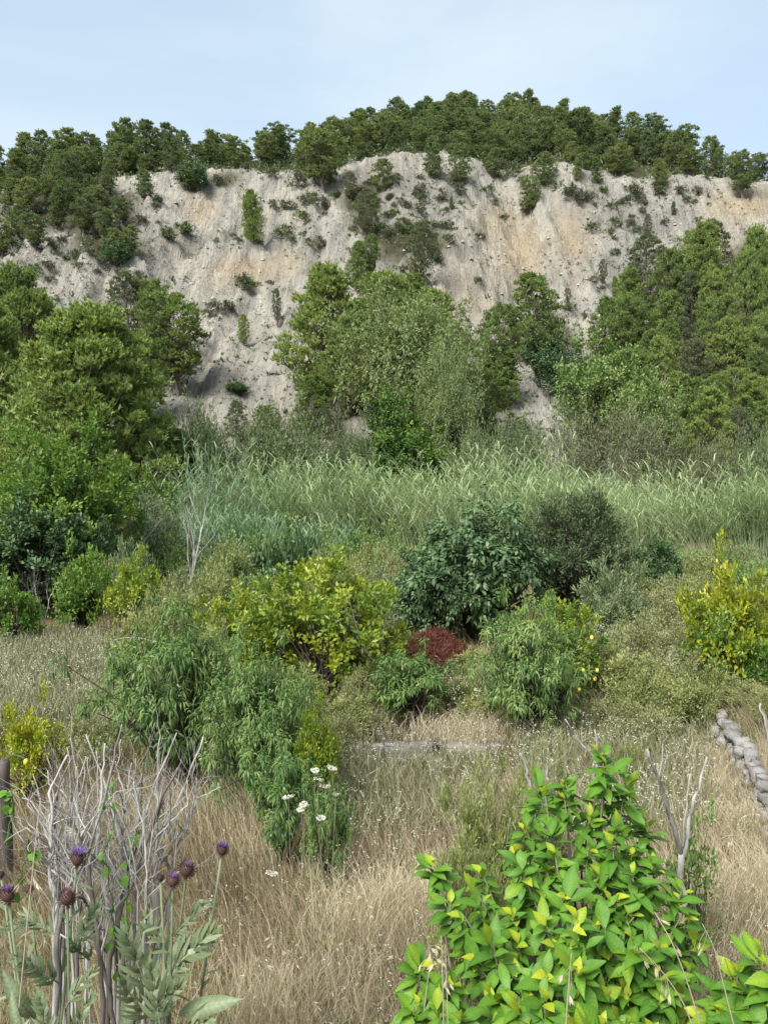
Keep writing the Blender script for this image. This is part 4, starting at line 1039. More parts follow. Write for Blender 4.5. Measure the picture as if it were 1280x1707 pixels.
stick('short pale stick right of the one leaning left', [(912, 1300, 4.7), (909, 1275, 4.7), (905, 1252, 4.7)], 0.009)
stick('bleached forked stick at the right edge', [(1290, 1260, 7.0), (1276, 1210, 7.0), (1266, 1172, 7.0)], 0.014)
stick('pale fallen branch on the white flowers', [(262, 1070, 12.6), (225, 1062, 12.6), (190, 1068, 12.6)], 0.014)

# forked dead sapling behind the broad leaved shrub
t = thing('dead_sapling', 'pale dead sapling forked like a Y right of the broad leaved shrub', 'dead tree', pt(1136, 1560, 4.6))
def limb(t, name, pts, r0, r1, mat='dead', y=None):
    o0 = np.array(t.location)
    P = np.array([pt(*p) for p in pts]) - o0
    k = np.linspace(0, 1, len(P)); kk = np.linspace(0, 1, 10)
    Q = np.stack([np.interp(kk, k, P[:, c]) for c in range(3)], -1)
    Q[1:-1] += np.random.default_rng(len(pts) + int(r0 * 9999)).normal(0, r0 * 0.35, Q[1:-1].shape)
    mb = MB(); tube(mb, Q, np.linspace(r0, r1, 10), 7)
    return obj(name, mb.mesh('limb', M[mat], True), t)
limb(t, 'trunk', [(1136, 1640, 4.6), (1138, 1500, 4.6), (1135, 1420, 4.6)], 0.022, 0.017)
limb(t, 'branch', [(1135, 1425, 4.6), (1108, 1330, 4.5), (1078, 1250, 4.4)], 0.014, 0.007)
limb(t, 'branch', [(1137, 1430, 4.6), (1155, 1340, 4.7), (1178, 1262, 4.8)], 0.014, 0.006)
limb(t, 'branch', [(1137, 1410, 4.6), (1142, 1350, 4.6), (1150, 1290, 4.6)], 0.008, 0.003)
limb(t, 'branch', [(1098, 1300, 4.5), (1102, 1270, 4.5), (1104, 1240, 4.5)], 0.006, 0.003)
B_cs = bush(745, 0.28, 0.26, 0.9, 46, 30, 0.05, 0.022, 'peach_leaf', cr=0.28, name='seedling', fill=0.25, up=0.5, stemr=0.01)
plant_bush('citrus_seedling', B_cs, 1152, 5.0, 'small dark green citrus seedling at the foot of the forked dead sapling', 'seedling', 0.9, 1370, 0.56, 95)

# weathered post at the left edge
mb = MB(); tube(mb, np.array([[0, 0, -0.2], [0.01, 0, .4], [-.005, 0.01, .9], [0.01, 0, 1.05]]), [0.06, .057, .055, .05], 9)
q = pt(4, 1270, 6.5)
tag(obj('wooden_post', mb.mesh('post', M['dead_dark'], True), None, (q[0], 6.5, float(T(q[0], 6.5)))), 'weathered wooden post at the left edge below the yellow citrus', 'post').scale = (1, 1, max(0.5, (q[2] - float(T(q[0], 6.5))) / 1.05))

# ------------------------------------------------------------------ concrete ledge and dry stone wall
def box(mb, x0, x1, y0, y1, z0, z1, g, nx=14, jit=0.008):
    xs = np.linspace(x0, x1, nx)
    prof = np.array([[y0, z0], [y0, z1 - .012], [y0 + .012, z1], [y1 - .012, z1], [y1, z1 - .012], [y1, z0]])
    V = np.stack([np.repeat(xs, 6), np.tile(prof[:, 0], nx), np.tile(prof[:, 1], nx)], -1) + g.normal(0, jit, (nx * 6, 3))
    i = np.arange(nx - 1)[:, None] * 6; j = np.arange(6)[None]; k = (j + 1) % 6
    f4 = np.stack([i + j, i + 6 + j, i + 6 + k, i + k], -1).reshape(-1, 4)
    e = (nx - 1) * 6
    mb.add(V, None, np.concatenate([f4, [[0, 1, 4, 5], [1, 2, 3, 4], [e + 5, e + 4, e + 1, e], [e + 4, e + 3, e + 2, e + 1]]]))
g = np.random.default_rng(3)
q0, q1 = pt(560, 1258, 10.0), pt(835, 1258, 10.0)
zt = q0[2]
zb = float(T((q0[0] + q1[0]) / 2, 10.0)) - 0.1
t = thing('concrete_ledge', 'low weathered concrete ledge crossing the dry grass in the middle', 'ledge', ((q0[0] + q1[0]) / 2, 10.0, zb))
hw = (q1[0] - q0[0]) / 2
for (fa, fb, dz_) in [(-1.0, -0.42, 0.055), (-0.405, 0.30, 0.08), (0.32, 1.0, 0.065)]:
    mb = MB(); box(mb, fa * hw, fb * hw, 0.12 + g.normal(0, .012), 0.30, 0, zt - zb + dz_, g, 8, .012); obj('coping', mb.mesh('coping', M['concrete']), t)
mb = MB(); box(mb, -hw + .05, hw - .03, -0.15, 0.115, 0, zt - zb - 0.035, g); obj('step', mb.mesh('step', M['concrete']), t)

g = np.random.default_rng(9)
def rock(seed):
    g = np.random.default_rng(seed)
    import itertools
    V = []; F = []
    n = 3
    idx = {}
    def vid(p):
        if p not in idx:
            idx[p] = len(V); V.append(p)
        return idx[p]
    for ax in range(3):
        for sgn in (0, 2):
            for a in range(2):
                for b in range(2):
                    c = []
                    for (da, db) in ((0, 0), (1, 0), (1, 1), (0, 1)):
                        p = [0, 0, 0]; p[ax] = sgn; p[(ax + 1) % 3] = a + da; p[(ax + 2) % 3] = b + db
                        c.append(vid(tuple(p)))
                    F.append(c if sgn else c[::-1])
    V = np.array(V, float) - 1
    V = V * 0.95 + unit(V) * 0.05
    V += g.normal(0, 0.15, V.shape)
    mb = MB(); mb.add(V, None, F)
    return mb.mesh('stone', M['stone'])
ROCKS = [rock(k) for k in range(7)]
wall = thing('dry_stone_wall', 'crumbling dry stone wall running away on the right', 'wall', (3.6, 8.8, float(T(3.4, 8.8))))
for yy in np.arange(6.6, 11.3, 0.135):
    for cse in range(3):
        x = float(np.interp(yy, [5.5, 7.2, 11.0, 12.5], [3.15, 3.42, 4.32, 4.8])) + g.normal(0, 0.035) - 0.02 + cse * 0.035
        if cse == 2 and g.uniform() < 0.4: continue
        s = g.uniform(0.045, 0.072)
        z = float(T(x - 0.35, yy)) + 0.05 + cse * 0.13
        o = obj('stone', ROCKS[int(g.integers(7))], wall, (x - 3.6, yy + g.normal(0, 0.03) - 8.8, z - wall.location[2]))
        o.rotation_euler = tuple(g.normal(0, 0.22, 3)); o.scale = (s * g.uniform(.8, 1.3), s * g.uniform(.8, 1.25), s * g.uniform(.6, 1.0))

# ------------------------------------------------------------------ dry grass, weeds and small white flowers
def mound(x, y):
    return fbm(x * 0.55 + 4, y * 0.55, 3, 91)
def grass(seed, n, x0f, y0, y1, h0, h1, wdt, seg, base, sd, lean, zf=None, lo=0.0, hi=1.0):
    """n dry blades; x spans the view at each distance"""
    g = np.random.default_rng(seed)
    y = y0 * (y1 / y0) ** g.uniform(0, 1, n)
    x = g.uniform(-0.5, 0.5, n) * (y + 0.6)
    m = mound(x, y); k = (m > lo) & (m < hi)
    x, y, m = x[k], y[k], m[k]; n = len(x)
    z = T(x, y)
    H = g.uniform(h0, h1, n) * (0.65 + 0.7 * m)
    H = H * np.where((y > 8.8) & (y < 10.2) & (x > -0.8) & (x < 1.6), 0.62, 1.0)
    a = g.uniform(0, 6.28, n)
    flow = (fbm(x * 0.9, y * 0.9, 2, 17) - 0.5) * 2.2
    d = np.stack([np.cos(a) * lean + flow * 0.55, np.sin(a) * lean - 0.05], -1) * (H * g.uniform(0.25, 1.0, n))[:, None]
    var = np.clip(base + 1.0 * (fbm(x * 0.8, y * 0.8, 3, 23) - 0.5) + g.normal(0, sd, n), 0, 1)
    H = H * (0.55 + 0.9 * fbm(x * 1.6, y * 1.6, 2, 29))
    t = np.linspace(0, 1, seg + 1)
    wd = wdt * g.uniform(0.6, 1.3, n) * (0.6 + y / 9.0)
    s = np.stack([-np.sin(a + 1.2), np.cos(a + 1.2)], -1); s = s * 0.7 + np.array([0.6, 0]); 
    V = []
    for q in t:
        c = np.stack([x + d[:, 0] * q ** 1.7, y + d[:, 1] * q ** 1.7, z - 0.01 + H * q * (1 - 0.22 * q)], -1)
        ww = wd * (1 - 0.75 * q)
        V.append(c + np.concatenate([s * ww[:, None], np.zeros((n, 1))], 1)); V.append(c - np.concatenate([s * ww[:, None], np.zeros((n, 1))], 1))
    V = np.stack(V, 1).reshape(-1, 3); k = 2 * (seg + 1)
    b = np.arange(n)[:, None] * k
    f4 = np.concatenate([b + np.array([2 * q, 2 * q + 1, 2 * q + 3, 2 * q + 2]) for q in range(seg)])
    mb = MB(); mb.add(V, None, f4, np.repeat(var, k))
    return mb, (x, y, z, H, d)
mb, _ = grass(1, 66000, 0.5, 2.6, 17, 0.18, 0.50, 0.0022, 2, 0.60, 0.20, 0.85)
o = obj('dry_grass', mb.mesh('dry_grass', M['straw'])); tag(o, 'pale dry straw grass covering the abandoned orchard floor', 'grass', kind='stuff')
mb, _ = grass(2, 32000, 0.5, 2.8, 20, 0.15, 0.48, 0.0024, 2, 0.14, 0.10, 0.7, lo=0.42)
o = obj('dry_weeds', mb.mesh('dry_weeds', M['straw'])); tag(o, 'brown dried weed stalks between the straw', 'weeds', kind='stuff')
M['green_grass'] = leaf_mat('green_weed_blades', (0.07, 0.11, 0.03), (0.15, 0.19, 0.06), (0.26, 0.28, 0.11), 0.3, objvar=0)
mb, _ = grass(3, 20000, 0.5, 9.5, 34, 0.18, 0.45, 0.0028, 2, 0.45, 0.2, 0.6)
o = obj('green_grass', mb.mesh('green_grass', M['green_grass'])); tag(o, 'greenish grass and low weeds towards the back of the orchard', 'grass', kind='stuff')
# tall oat like tussock in the lower middle
g = np.random.default_rng(55)
mb = MB()
for (u, v, y, n, rr, hh) in [(620, 1500, 5.4, 900, 0.35, 0.62), (690, 1480, 5.6, 700, 0.3, 0.6), (1235, 1450, 5.6, 1400, 0.45, 0.6), (1210, 1560, 4.9, 800, 0.35, 0.45), (470, 1600, 4.4, 900, 0.4, 0.45), (590, 1200, 11.0, 600, 0.35, 0.5), (770, 1225, 10.6, 900, 0.5, 0.5), (560, 1640, 4.3, 700, 0.4, 0.4), (1205, 1340, 7.4, 500, 0.25, 0.4), (1190, 1300, 8.3, 500, 0.25, 0.4), (1180, 1260, 9.4, 450, 0.25, 0.4), (1240, 1260, 9.0, 900, 0.4, 0.35), (1265, 1330, 7.6, 700, 0.3, 0.35)]:
    q = pt(u, v, y)
    x = q[0] + g.normal(0, rr * .6, n); yy = y + g.normal(0, rr * .6, n); z = T(x, yy)
    H = hh * g.uniform(0.6, 1.15, n)
    d = np.stack([g.normal(0.12, 0.28, n), g.normal(-.1, 0.25, n)], -1) * H[:, None]
    wd = 0.0016 * (0.6 + yy / 7)
    V = []
    for t_ in (0, .35, .7, 1):
        c = np.stack([x + d[:, 0] * t_ ** 2, yy + d[:, 1] * t_ ** 2, z + H * t_ * (1 - .25 * t_ * t_)], -1)
        e = np.stack([wd * (1 - .7 * t_), 0 * wd, 0 * wd], -1); V += [c + e, c - e]
    V = np.stack(V, 1).reshape(-1, 3); b = np.arange(n)[:, None] * 8
    mb.add(V, None, np.concatenate([b + np.array([2 * k, 2 * k + 1, 2 * k + 3, 2 * k + 2]) for k in range(3)]), np.repeat(np.clip(0.78 + g.normal(0, .12, n), 0, 1), 8))
    # drooping spikelets
    m = n // 6
    ii = g.integers(0, n, m)
    P = np.stack([x[ii] + d[ii, 0], yy[ii] + d[ii, 1], z[ii] + H[ii] * .75], -1)
    leaves(mb, P, g.normal(0, .5, (m, 3)) + np.array([.3, 0, -.6]), rdir(g, m), 0.035, 0.008, np.clip(.9 + g.normal(0, .06, m), 0, 1))
o = obj('straw_tussocks', mb.mesh('straw_tussocks', M['straw'])); tag(o, 'longer pale straw tussocks bending over in the grass', 'grass', kind='stuff')

# low green weeds scattered through the dry grass
mb = MB()
for q in range(520):
    y = 3.6 * (12 / 3.6) ** g.uniform(); x = g.uniform(-.48, .48) * y
    n = int(g.integers(14, 34)); z = float(T(x, y)); rr = g.uniform(.05, .13)
    P = np.stack([x + g.normal(0, rr, n), y + g.normal(0, rr, n), z + g.uniform(.02, .30, n)], -1)
    leaves(mb, P, g.normal(0, .6, (n, 3)) + np.array([0, 0, .7]), rdir(g, n) * .6 + np.array([0, 0, 1]), g.uniform(.02, .055, n), g.uniform(.006, .014, n), np.clip(.45 + g.normal(0, .2, n), 0, 1))
o = obj('low_weeds', mb.mesh('low_weeds', M['green_grass'])); tag(o, 'low green weeds growing through the dry grass', 'weeds', kind='stuff')

# sprinkled small white flowers: dry weed heads, countless
g = np.random.default_rng(66)
mb = MB()
def sprinkle(u0, u1, y0, y1, n, h0, h1, sz, green=True):
    y = g.uniform(y0, y1, n); x = (g.uniform(u0, u1, n) - CU) / FPX * y
    x += g.normal(0, 0.1, n)
    k = fbm(x * 1.3, y * 1.3, 2, 71) > 0.42
    x, y = x[k], y[k]; n = len(x)
    z = T(x, y) + g.uniform(h0, h1, n)
    for e in range(3):
        P = np.stack([x, y, z], -1) + g.normal(0, sz * 0.8, (n, 3))
        leaves(mb, P, rdir(g, n) * np.array([1, 1, .4]), np.array([0, -0.3, 1.0]) + g.normal(0, .35, (n, 3)), sz * g.uniform(.7, 1.5, n), sz * 0.9, np.clip(.45 + g.normal(0, .25, n), 0, 1))
sprinkle(560, 860, 6.6, 10.0, 1200, .25, .5, 0.011)
sprinkle(330, 780, 3.6, 6.8, 600, .15, .5, 0.009)
sprinkle(1080, 1300, 4.5, 7.5, 300, .2, .5, 0.009)
sprinkle(-30, 215, 11.5, 17.0, 1200, .35, .65, 0.016)
sprinkle(860, 1190, 6.5, 10.5, 900, .3, .55, 0.013)
sprinkle(740, 860, 11, 14, 500, .3, .6, 0.02)
sprinkle(1000, 1200, 12.5, 17, 900, .4, .8, 0.022)
sprinkle(-30, 300, 8.2, 11, 700, .3, .5, 0.012)
o = obj('white_wildflowers', mb.mesh('white_wildflowers', M['white_petal'])); tag(o, 'countless tiny white flower heads sprinkled through the dry weeds', 'flowers', kind='stuff')
# stems and soft grey green foliage under the flower field on the left and the weeds on the right
mb = MB()
for (u0, u1, y0, y1, n, hh) in [(-40, 220, 10.8, 18, 22000, 0.6), (860, 1190, 7.0, 10.5, 5000, 0.4), (980, 1200, 12, 22, 15000, 0.7), (560, 830, 7.4, 9.5, 2500, 0.3)]:
    y = g.uniform(y0, y1, n); x = (g.uniform(u0, u1, n) - CU) / FPX * y; z = T(x, y)
    P = np.stack([x, y, z + g.uniform(0, hh * .6, n)], -1)
    leaves(mb, P, g.normal(0, .45, (n, 3)) + np.array([0, 0, 1.0]), rdir(g, n), g.uniform(.12, .3, n), 0.012, np.clip(.62 + g.normal(0, .2, n), 0, 1))
M['weed_stem'] = leaf_mat('pale_weed_stems', (0.11, 0.115, 0.058), (0.21, 0.215, 0.12), (0.33, 0.33, 0.22), 0.3, objvar=0)
o = obj('flower_stems', mb.mesh('flower_stems', M['weed_stem'])); tag(o, 'pale grey green stems carrying the small white flowers', 'weeds', kind='stuff')

# wild carrot umbels that stand out one by one
def umbel(seed, r):
    g = np.random.default_rng(seed); mb = MB(); n = 90
    a = g.uniform(0, 6.28, n); q = np.sqrt(g.uniform(0, 1, n)) * r
    P = np.stack([np.cos(a) * q, np.sin(a) * q, 0.25 * q * q / r + g.normal(0, .002, n)], -1)
    leaves(mb, P, np.stack([np.cos(a), np.sin(a), 0.1 + 0 * a], -1) + g.normal(0, .5, (n, 3)), np.array([0, -.2, 1]) + g.normal(0, .2, (n, 3)), r * 0.38, r * 0.33, np.clip(.75 + g.normal(0, .15, n), 0, 1))
    return mb.mesh('umbel', M['white_petal'])
UM = [umbel(k, 0.03) for k in range(3)]
for i, (u, v, s, lab) in enumerate([(525, 1285, .8, 'white umbel, leftmost of the top row beside the peach sprout'), (553, 1281, 1.0, 'white umbel highest and farthest right of the group by the peach sprout'), (531, 1300, 1.0, 'white umbel just below the leftmost of the top row'), (542, 1312, 1.1, 'white umbel in the middle of the group by the peach sprout'),
                               (481, 1330, 1.3, 'large white umbel standing apart at the left of the group'), (507, 1342, .9, 'white umbel, upper one of a close pair'), (502, 1350, .8, 'white umbel, lower one of a close pair'), (535, 1364, .9, 'lowest white umbel of the group by the peach sprout'), (453, 1457, 1.2, 'single white umbel low in the dry grass'), (560, 1325, .7, 'faint small white umbel at the right of the group')]):
    p = pt(u, v, 5.6); z = float(T(p[0], 5.6))
    t = thing('wild_carrot', lab, 'flower', (p[0], 5.6, z), 'white umbels by the peach sprout')
    mb = MB(); tube(mb, np.array([[RNG.normal(0, .09), RNG.normal(0, .05), -.02], [RNG.normal(0, .03), 0, (p[2] - z) * .45], [RNG.normal(0, .015), 0, (p[2] - z) * .8], [0, 0, p[2] - z]]), [.003, .0025, .002, .0015], 4); obj('stalk', mb.mesh('stalk', M['weed_stem']), t)
    e = obj('umbel', UM[i % 3], t, (0, 0, p[2] - z)); e.scale = (s, s, s); e.rotation_euler = (RNG.uniform(0.1, .4), RNG.uniform(-.2, .2), i)

# ------------------------------------------------------------------ foreground right: broad leaved shrub
def big_leaf_mesh(seed, Lg, W, curl, fold, tone):
    g = np.random.default_rng(seed)
    n = 6
    t = np.linspace(0, 1, n)
    wv = W * np.array([0.06, 0.62, 1.0, 0.9, 0.5, 0.02]) * 0.5
    V = []; C = []
    ph = g.uniform(0, 6)
    for i in range(n):
        c = np.array([0, t[i] * Lg * (1 - .12 * curl * t[i]), -curl * Lg * t[i] ** 2 * 0.5])
        e = fold * wv[i] + 0.09 * W * math.sin(ph + 6 * t[i])
        tw = (ph - 3) * .16 * t[i]; bx = (ph - 3) * .03 * Lg * t[i] ** 2
        V += [c + [bx - wv[i], 0, e - tw * wv[i]], c + [bx, 0, 0], c + [bx + wv[i], 0, fold * wv[i] - 0.09 * W * math.sin(ph + 6 * t[i] + 1) + tw * wv[i]]]
        C += [tone - .03 + g.normal(0, .03), tone + .16, tone - .03 + g.normal(0, .03)]
    f = []
    for i in range(n - 1):
        b = i * 3
        f += [[b, b + 1, b + 4, b + 3], [b + 1, b + 2, b + 5, b + 4]]
    # petiole
    mb = MB(); mb.add(V, None, f, C)
    tube(mb, np.array([[0, -0.02, -0.002], [0, 0.006, 0]]), 0.0016, 4, tone + .1, cap=False)
    return mb.mesh('broad_leaf', M['big_leaf'], True)
_q = np.random.default_rng(3)
LV = [big_leaf_mesh(10 + k, _q.uniform(.085, .125), _q.uniform(.034, .052), _q.uniform(.1, 1.1), _q.uniform(-.05, .45), _q.uniform(.20, .52)) for k in range(14)]
LY = [big_leaf_mesh(30 + k, [.07, .085, .06][k], [.036, .040, .032][k], [.3, -.2, .5][k], [.4, .3, .5][k], [.80, .68, .95][k]) for k in range(3)]

def leaf_frame(p, D, Nn, s):
    D = Vector(D).normalized(); S = D.cross(Vector(Nn)).normalized(); U = S.cross(D)
    return Matrix(((S.x * s, D.x * s, U.x * s, p[0]), (S.y * s, D.y * s, U.y * s, p[1]), (S.z * s, D.z * s, U.z * s, p[2]), (0, 0, 0, 1)))

def broad_shrub(label, foot, shoots, seed, limit):
    g = np.random.default_rng(seed)
    foot = np.array(foot)
    t = thing('broad_leaved_shrub', label, 'shrub', foot)
    rest = {}
    items = []
    hub = foot + np.array([0, 0, 0.35])
    for (tip, r) in shoots:
        tip = np.array(tip)
        st = MB()
        a = foot + np.array([g.normal(0, .06), g.normal(0, .06), 0]); m1 = a * .5 + tip * .5 + np.array([0, 0.05, -0.02]) + g.normal(0, .04, 3)
        m2 = m1 * .35 + tip * .65 + g.normal(0, .02, 3)
        tube(st, np.stack([a, m1, m2, tip]) - foot, [.011, .008, .005, .003], 5)
        obj('stem', st.mesh('shrub_stem', M['bark']), t)
        ax = unit(tip - m2 + np.array([0, -.05, .15]))
        n = int(g.integers(15, 23))
        for q in range(n):
            f = (q / n) ** 0.8
            p = tip - ax * (f * r * 1.9) + g.normal(0, .012, 3)
            az = q * 2.4 + g.uniform(-.4, .4)
            s1 = unit(np.cross(ax, [0.3, 0.9, 0.1])); s2 = np.cross(ax, s1)
            out = s1 * math.cos(az) + s2 * math.sin(az)
            up = 0.9 - 1.5 * f
            D = unit(out * (0.55 + .6 * f) + ax * up + g.normal(0, .15, 3))
            Nn = unit(ax * 1.0 + np.array([0, -0.25, 0.6]) - out * .1 + g.normal(0, .2, 3))
            yl = f < 0.17 and g.uniform() < 0.85 or g.uniform() < 0.008
            me = LY[int(g.integers(3))] if yl else LV[int(g.integers(14))]
            items.append((float(np.linalg.norm(p - np.array([0, 0, CAM_Z]))) - 0.5 * float((p - foot)[2]), p, D, Nn, g.uniform(.7, 1.38), me))
    items.sort(key=lambda q: q[0])
    for (dd, p, D, Nn, s, me) in items[:limit]:
        o = obj('leaf', me, t)
        o.matrix_local = leaf_frame(p - foot, D, Nn, s)
    mb = MB()
    for (dd, p, D, Nn, s, me) in items[limit:]:
        Mx = np.array(leaf_frame(p - foot, D, Nn, s))
        co = np.zeros(len(me.vertices) * 3, np.float32); me.vertices.foreach_get('co', co)
        va = np.zeros(len(me.vertices), np.float32); me.attributes['var'].data.foreach_get('value', va)
        co = co.reshape(-1, 3) @ Mx[:3, :3].T + Mx[:3, 3]
        mb.add(co, None, [list(pl.vertices) for pl in me.polygons], va + g.normal(0, .06))
    if mb.n:
        o = obj('foliage', mb.mesh('inner_leaves', M['big_leaf'], True), t); o['kind'] = 'stuff'
    return t

g = np.random.default_rng(808)
SH = []
# outline of the shrub in the photograph: left and right limit for each row, and how far from the camera that row lies
rows = [(1262, 985, 1030, 4.1), (1285, 975, 1055, 4.05), (1305, 885, 1065, 4.0), (1335, 870, 1085, 3.9), (1375, 855, 1090, 3.8), (1415, 845, 1100, 3.7), (1455, 785, 1120, 3.55), (1495, 735, 1150, 3.45), (1535, 745, 1160, 3.3), (1575, 760, 1175, 3.2), (1620, 780, 1175, 3.1), (1665, 800, 1170, 2.95), (1710, 800, 1160, 2.85), (1755, 820, 1150, 2.8)]
for (v, a, b, y) in rows:
    k = max(1, int((b - a) / 44))
    for q in range(k):
        u = a + (b - a) * (q + .5) / k + g.uniform(-14, 14)
        edge = abs((u - (a + b) / 2) / max(1, (b - a) / 2))
        SH.append((pt(u, v + g.uniform(-10, 10), y + 0.30 * edge ** 2 + g.uniform(-.08, .22)), g.uniform(.055, .085)))
foot = (pt(1000, 1700, 3.5)[0], 3.6, float(T(1.0, 3.6)))
broad_shrub('large shrub with broad glossy leaves and yellow shoots in the right foreground', foot, SH, 11, 300)
SH = [(pt(u, v, y), .06) for (u, v, y) in [(1262, 1590, 3.0), (1228, 1625, 3.0), (1290, 1625, 2.9), (1200, 1665, 3.0), (1245, 1665, 2.9), (1285, 1690, 2.85), (1210, 1700, 2.9), (1250, 1720, 2.8), (1300, 1740, 2.8)]]
foot = (pt(1260, 1700, 3.1)[0], 3.2, float(T(1.5, 3.2)))
broad_shrub('small broad leaved shrub in the lower right corner', foot, SH, 12, 130)
SH = [(pt(u, v, y), .05) for (u, v, y) in [(720, 1445, 3.9), (700, 1610, 3.4), (690, 1680, 3.3), (735, 1690, 3.2), (750, 1640, 3.3), (765, 1700, 3.1)]]
foot = (pt(735, 1700, 3.5)[0], 3.5, float(T(.3, 3.5)))
broad_shrub('thin leafy shoots left of the large broad leaved shrub', foot, SH, 13, 90)

# feathery shrub behind it
B_fe = bush(750, 0.62, 0.5, 1.5, 190, 110, 0.05, 0.012, 'khaki_leaf', cr=0.2, name='feathery', fill=0.25, up=0.7, wood='dead', stemr=0.005, varc=0.12)
B_fg = bush(751, 0.62, 0.5, 1.5, 190, 110, 0.05, 0.013, 'weed_leaf', cr=0.2, name='feathery_green', fill=0.25, up=0.7, wood='dead', stemr=0.005, varc=0.12)
plant_bush('feathery_shrub', B_fg, 820, 4.6, 'fine leaved olive green shrub behind the left of the broad leaved shrub', 'shrub', 1.5, 1305, 1.24, 190)
plant_bush('feathery_shrub', B_fe, 905, 5.0, 'fine leaved khaki shrub peeking out above the broad leaved shrub', 'shrub', 1.5, 1285, 1.24, 120)
plant_bush('feathery_shrub', B_fg, 790, 4.1, 'fine leaved shrub showing below the olive green one, left of the broad leaves', 'shrub', 1.5, 1440, 1.24, 130)

# ------------------------------------------------------------------ foreground left: dead bush, cardoons, climbing vine
g = np.random.default_rng(42)
foot = pt(205, 1720, 3.3); foot[2] = float(T(foot[0], 3.3))
t = thing('dead_bush', 'big leafless bush of bleached grey branches in the left foreground', 'dead bush', foot)
def dead_stem(pts, r0, r1, dark, kids):
    P = np.array([pt(*p) for p in pts]) - foot
    k = np.linspace(0, 1, len(P)); kk = np.linspace(0, 1, 26)
    Q = np.stack([np.interp(kk, k, P[:, c]) for c in range(3)], -1)
    Q[1:] += np.cumsum(g.normal(0, .0035, (25, 3)), 0)
    mb = MB(); tube(mb, Q, np.linspace(r0 * .62, r1 * .55, 26) * (1 + g.normal(0, .16, 26)), 7)
    o = obj('branch', mb.mesh('dead_branch', M['dead_dark' if dark else 'dead'], True), t)
    for q in range(kids):
        f = g.uniform(.3, .72)
        x = np.array([np.interp(f, kk, Q[:, c]) for c in range(3)])
        tw = MB()
        branching(tw, g, x, np.array([g.normal(0, .55), g.normal(0, .35), 1.0]), g.uniform(.10, .24), r1 * .8, 2 if g.uniform() < .7 else 1, 4, .55, (1, 3), 4, .18, .5, .15)
        w_ = obj('twig', tw.mesh('dead_twig', M['dead'], True), o)
stems = [  # from the foot up
    ([(178, 1760, 3.1), (180, 1640, 3.15), (190, 1560, 3.2), (160, 1430, 3.2), (170, 1330, 3.2), (172, 1240, 3.2)], .018, .006, False, 3),
    ([(178, 1760, 3.1), (185, 1600, 3.15), (200, 1520, 3.2), (235, 1440, 3.2), (268, 1350, 3.2), (300, 1275, 3.2)], .020, .006, True, 3),
    ([(168, 1760, 3.0), (172, 1600, 3.05), (165, 1530, 3.1), (150, 1440, 3.1), (120, 1360, 3.1), (62, 1320, 3.1)], .018, .005, True, 2),
    ([(95, 1760, 3.0), (92, 1600, 3.05), (98, 1500, 3.1), (88, 1420, 3.1), (86, 1320, 3.1), (110, 1260, 3.1)], .017, .006, False, 2),
    ([(92, 1760, 3.0), (95, 1580, 3.05), (110, 1480, 3.1), (140, 1420, 3.1), (175, 1300, 3.1), (192, 1205, 3.1)], .016, .005, False, 3),
    ([(200, 1760, 3.2), (205, 1620, 3.25), (215, 1500, 3.3), (212, 1430, 3.3), (180, 1320, 3.3), (150, 1230, 3.3)], .016, .005, False, 3),
    ([(255, 1760, 3.4), (258, 1600, 3.4), (260, 1480, 3.45), (262, 1400, 3.45), (300, 1320, 3.5), (340, 1230, 3.5)], .015, .005, False, 3),
    ([(260, 1760, 3.4), (256, 1560, 3.4), (258, 1440, 3.45), (240, 1380, 3.45), (255, 1310, 3.45), (290, 1225, 3.45)], .013, .005, False, 3),
    ([(215, 1760, 3.3), (222, 1560, 3.3), (232, 1450, 3.35), (265, 1390, 3.35), (320, 1340, 3.4), (318, 1290, 3.4)], .012, .004, False, 2),
    ([(170, 1760, 3.2), (178, 1560, 3.3), (150, 1470, 3.3), (120, 1420, 3.3), (60, 1340, 3.3), (25, 1320, 3.3)], .011, .004, False, 2),
    ([(140, 1740, 3.3), (145, 1500, 3.3), (118, 1400, 3.35), (115, 1330, 3.35), (125, 1290, 3.35), (140, 1250, 3.35)], .010, .004, False, 2),
    ([(215, 1740, 3.4), (225, 1480, 3.45), (200, 1400, 3.45), (205, 1330, 3.45), (185, 1280, 3.45), (190, 1240, 3.45)], .010, .004, False, 3),
    ([(240, 1740, 3.5), (245, 1480, 3.5), (280, 1420, 3.5), (260, 1340, 3.5), (262, 1290, 3.5), (275, 1245, 3.5)], .010, .004, False, 3),
    ([(205, 1760, 3.1), (170, 1590, 3.15), (150, 1500, 3.15), (140, 1480, 3.1)], .016, .008, True, 1),
    ([(225, 1760, 3.3), (205, 1600, 3.3), (195, 1530, 3.3), (230, 1420, 3.3), (240, 1400, 3.3)], .018, .006, True, 1),
    ([(245, 1740, 3.5), (300, 1400, 3.55), (330, 1330, 3.6), (370, 1310, 3.6)], .008, .003, False, 2),
    ([(130, 1740, 3.2), (125, 1460, 3.2), (90, 1380, 3.2), (100, 1330, 3.2), (95, 1280, 3.2)], .010, .004, False, 2),
    ([(270, 1740, 3.5), (275, 1500, 3.5), (290, 1420, 3.55), (310, 1370, 3.55), (325, 1300, 3.55)], .009, .004, False, 3),
]
for q in range(20):
    u0, u1 = g.uniform(90, 280), 0
    u1 = u0 + g.normal(0, 45); um = (u0 + u1) / 2 + g.normal(0, 18); y = g.uniform(3.1, 3.6)
    stems.append(([(u0, 1740, y), ((u0 + um) / 2, 1560, y), (um, 1450, y), (um * .4 + u1 * .6 + g.normal(0, 8), 1360, y), (u1, g.uniform(1235, 1330), y)], g.uniform(.006, .010), .003, g.uniform() < .5, 2))
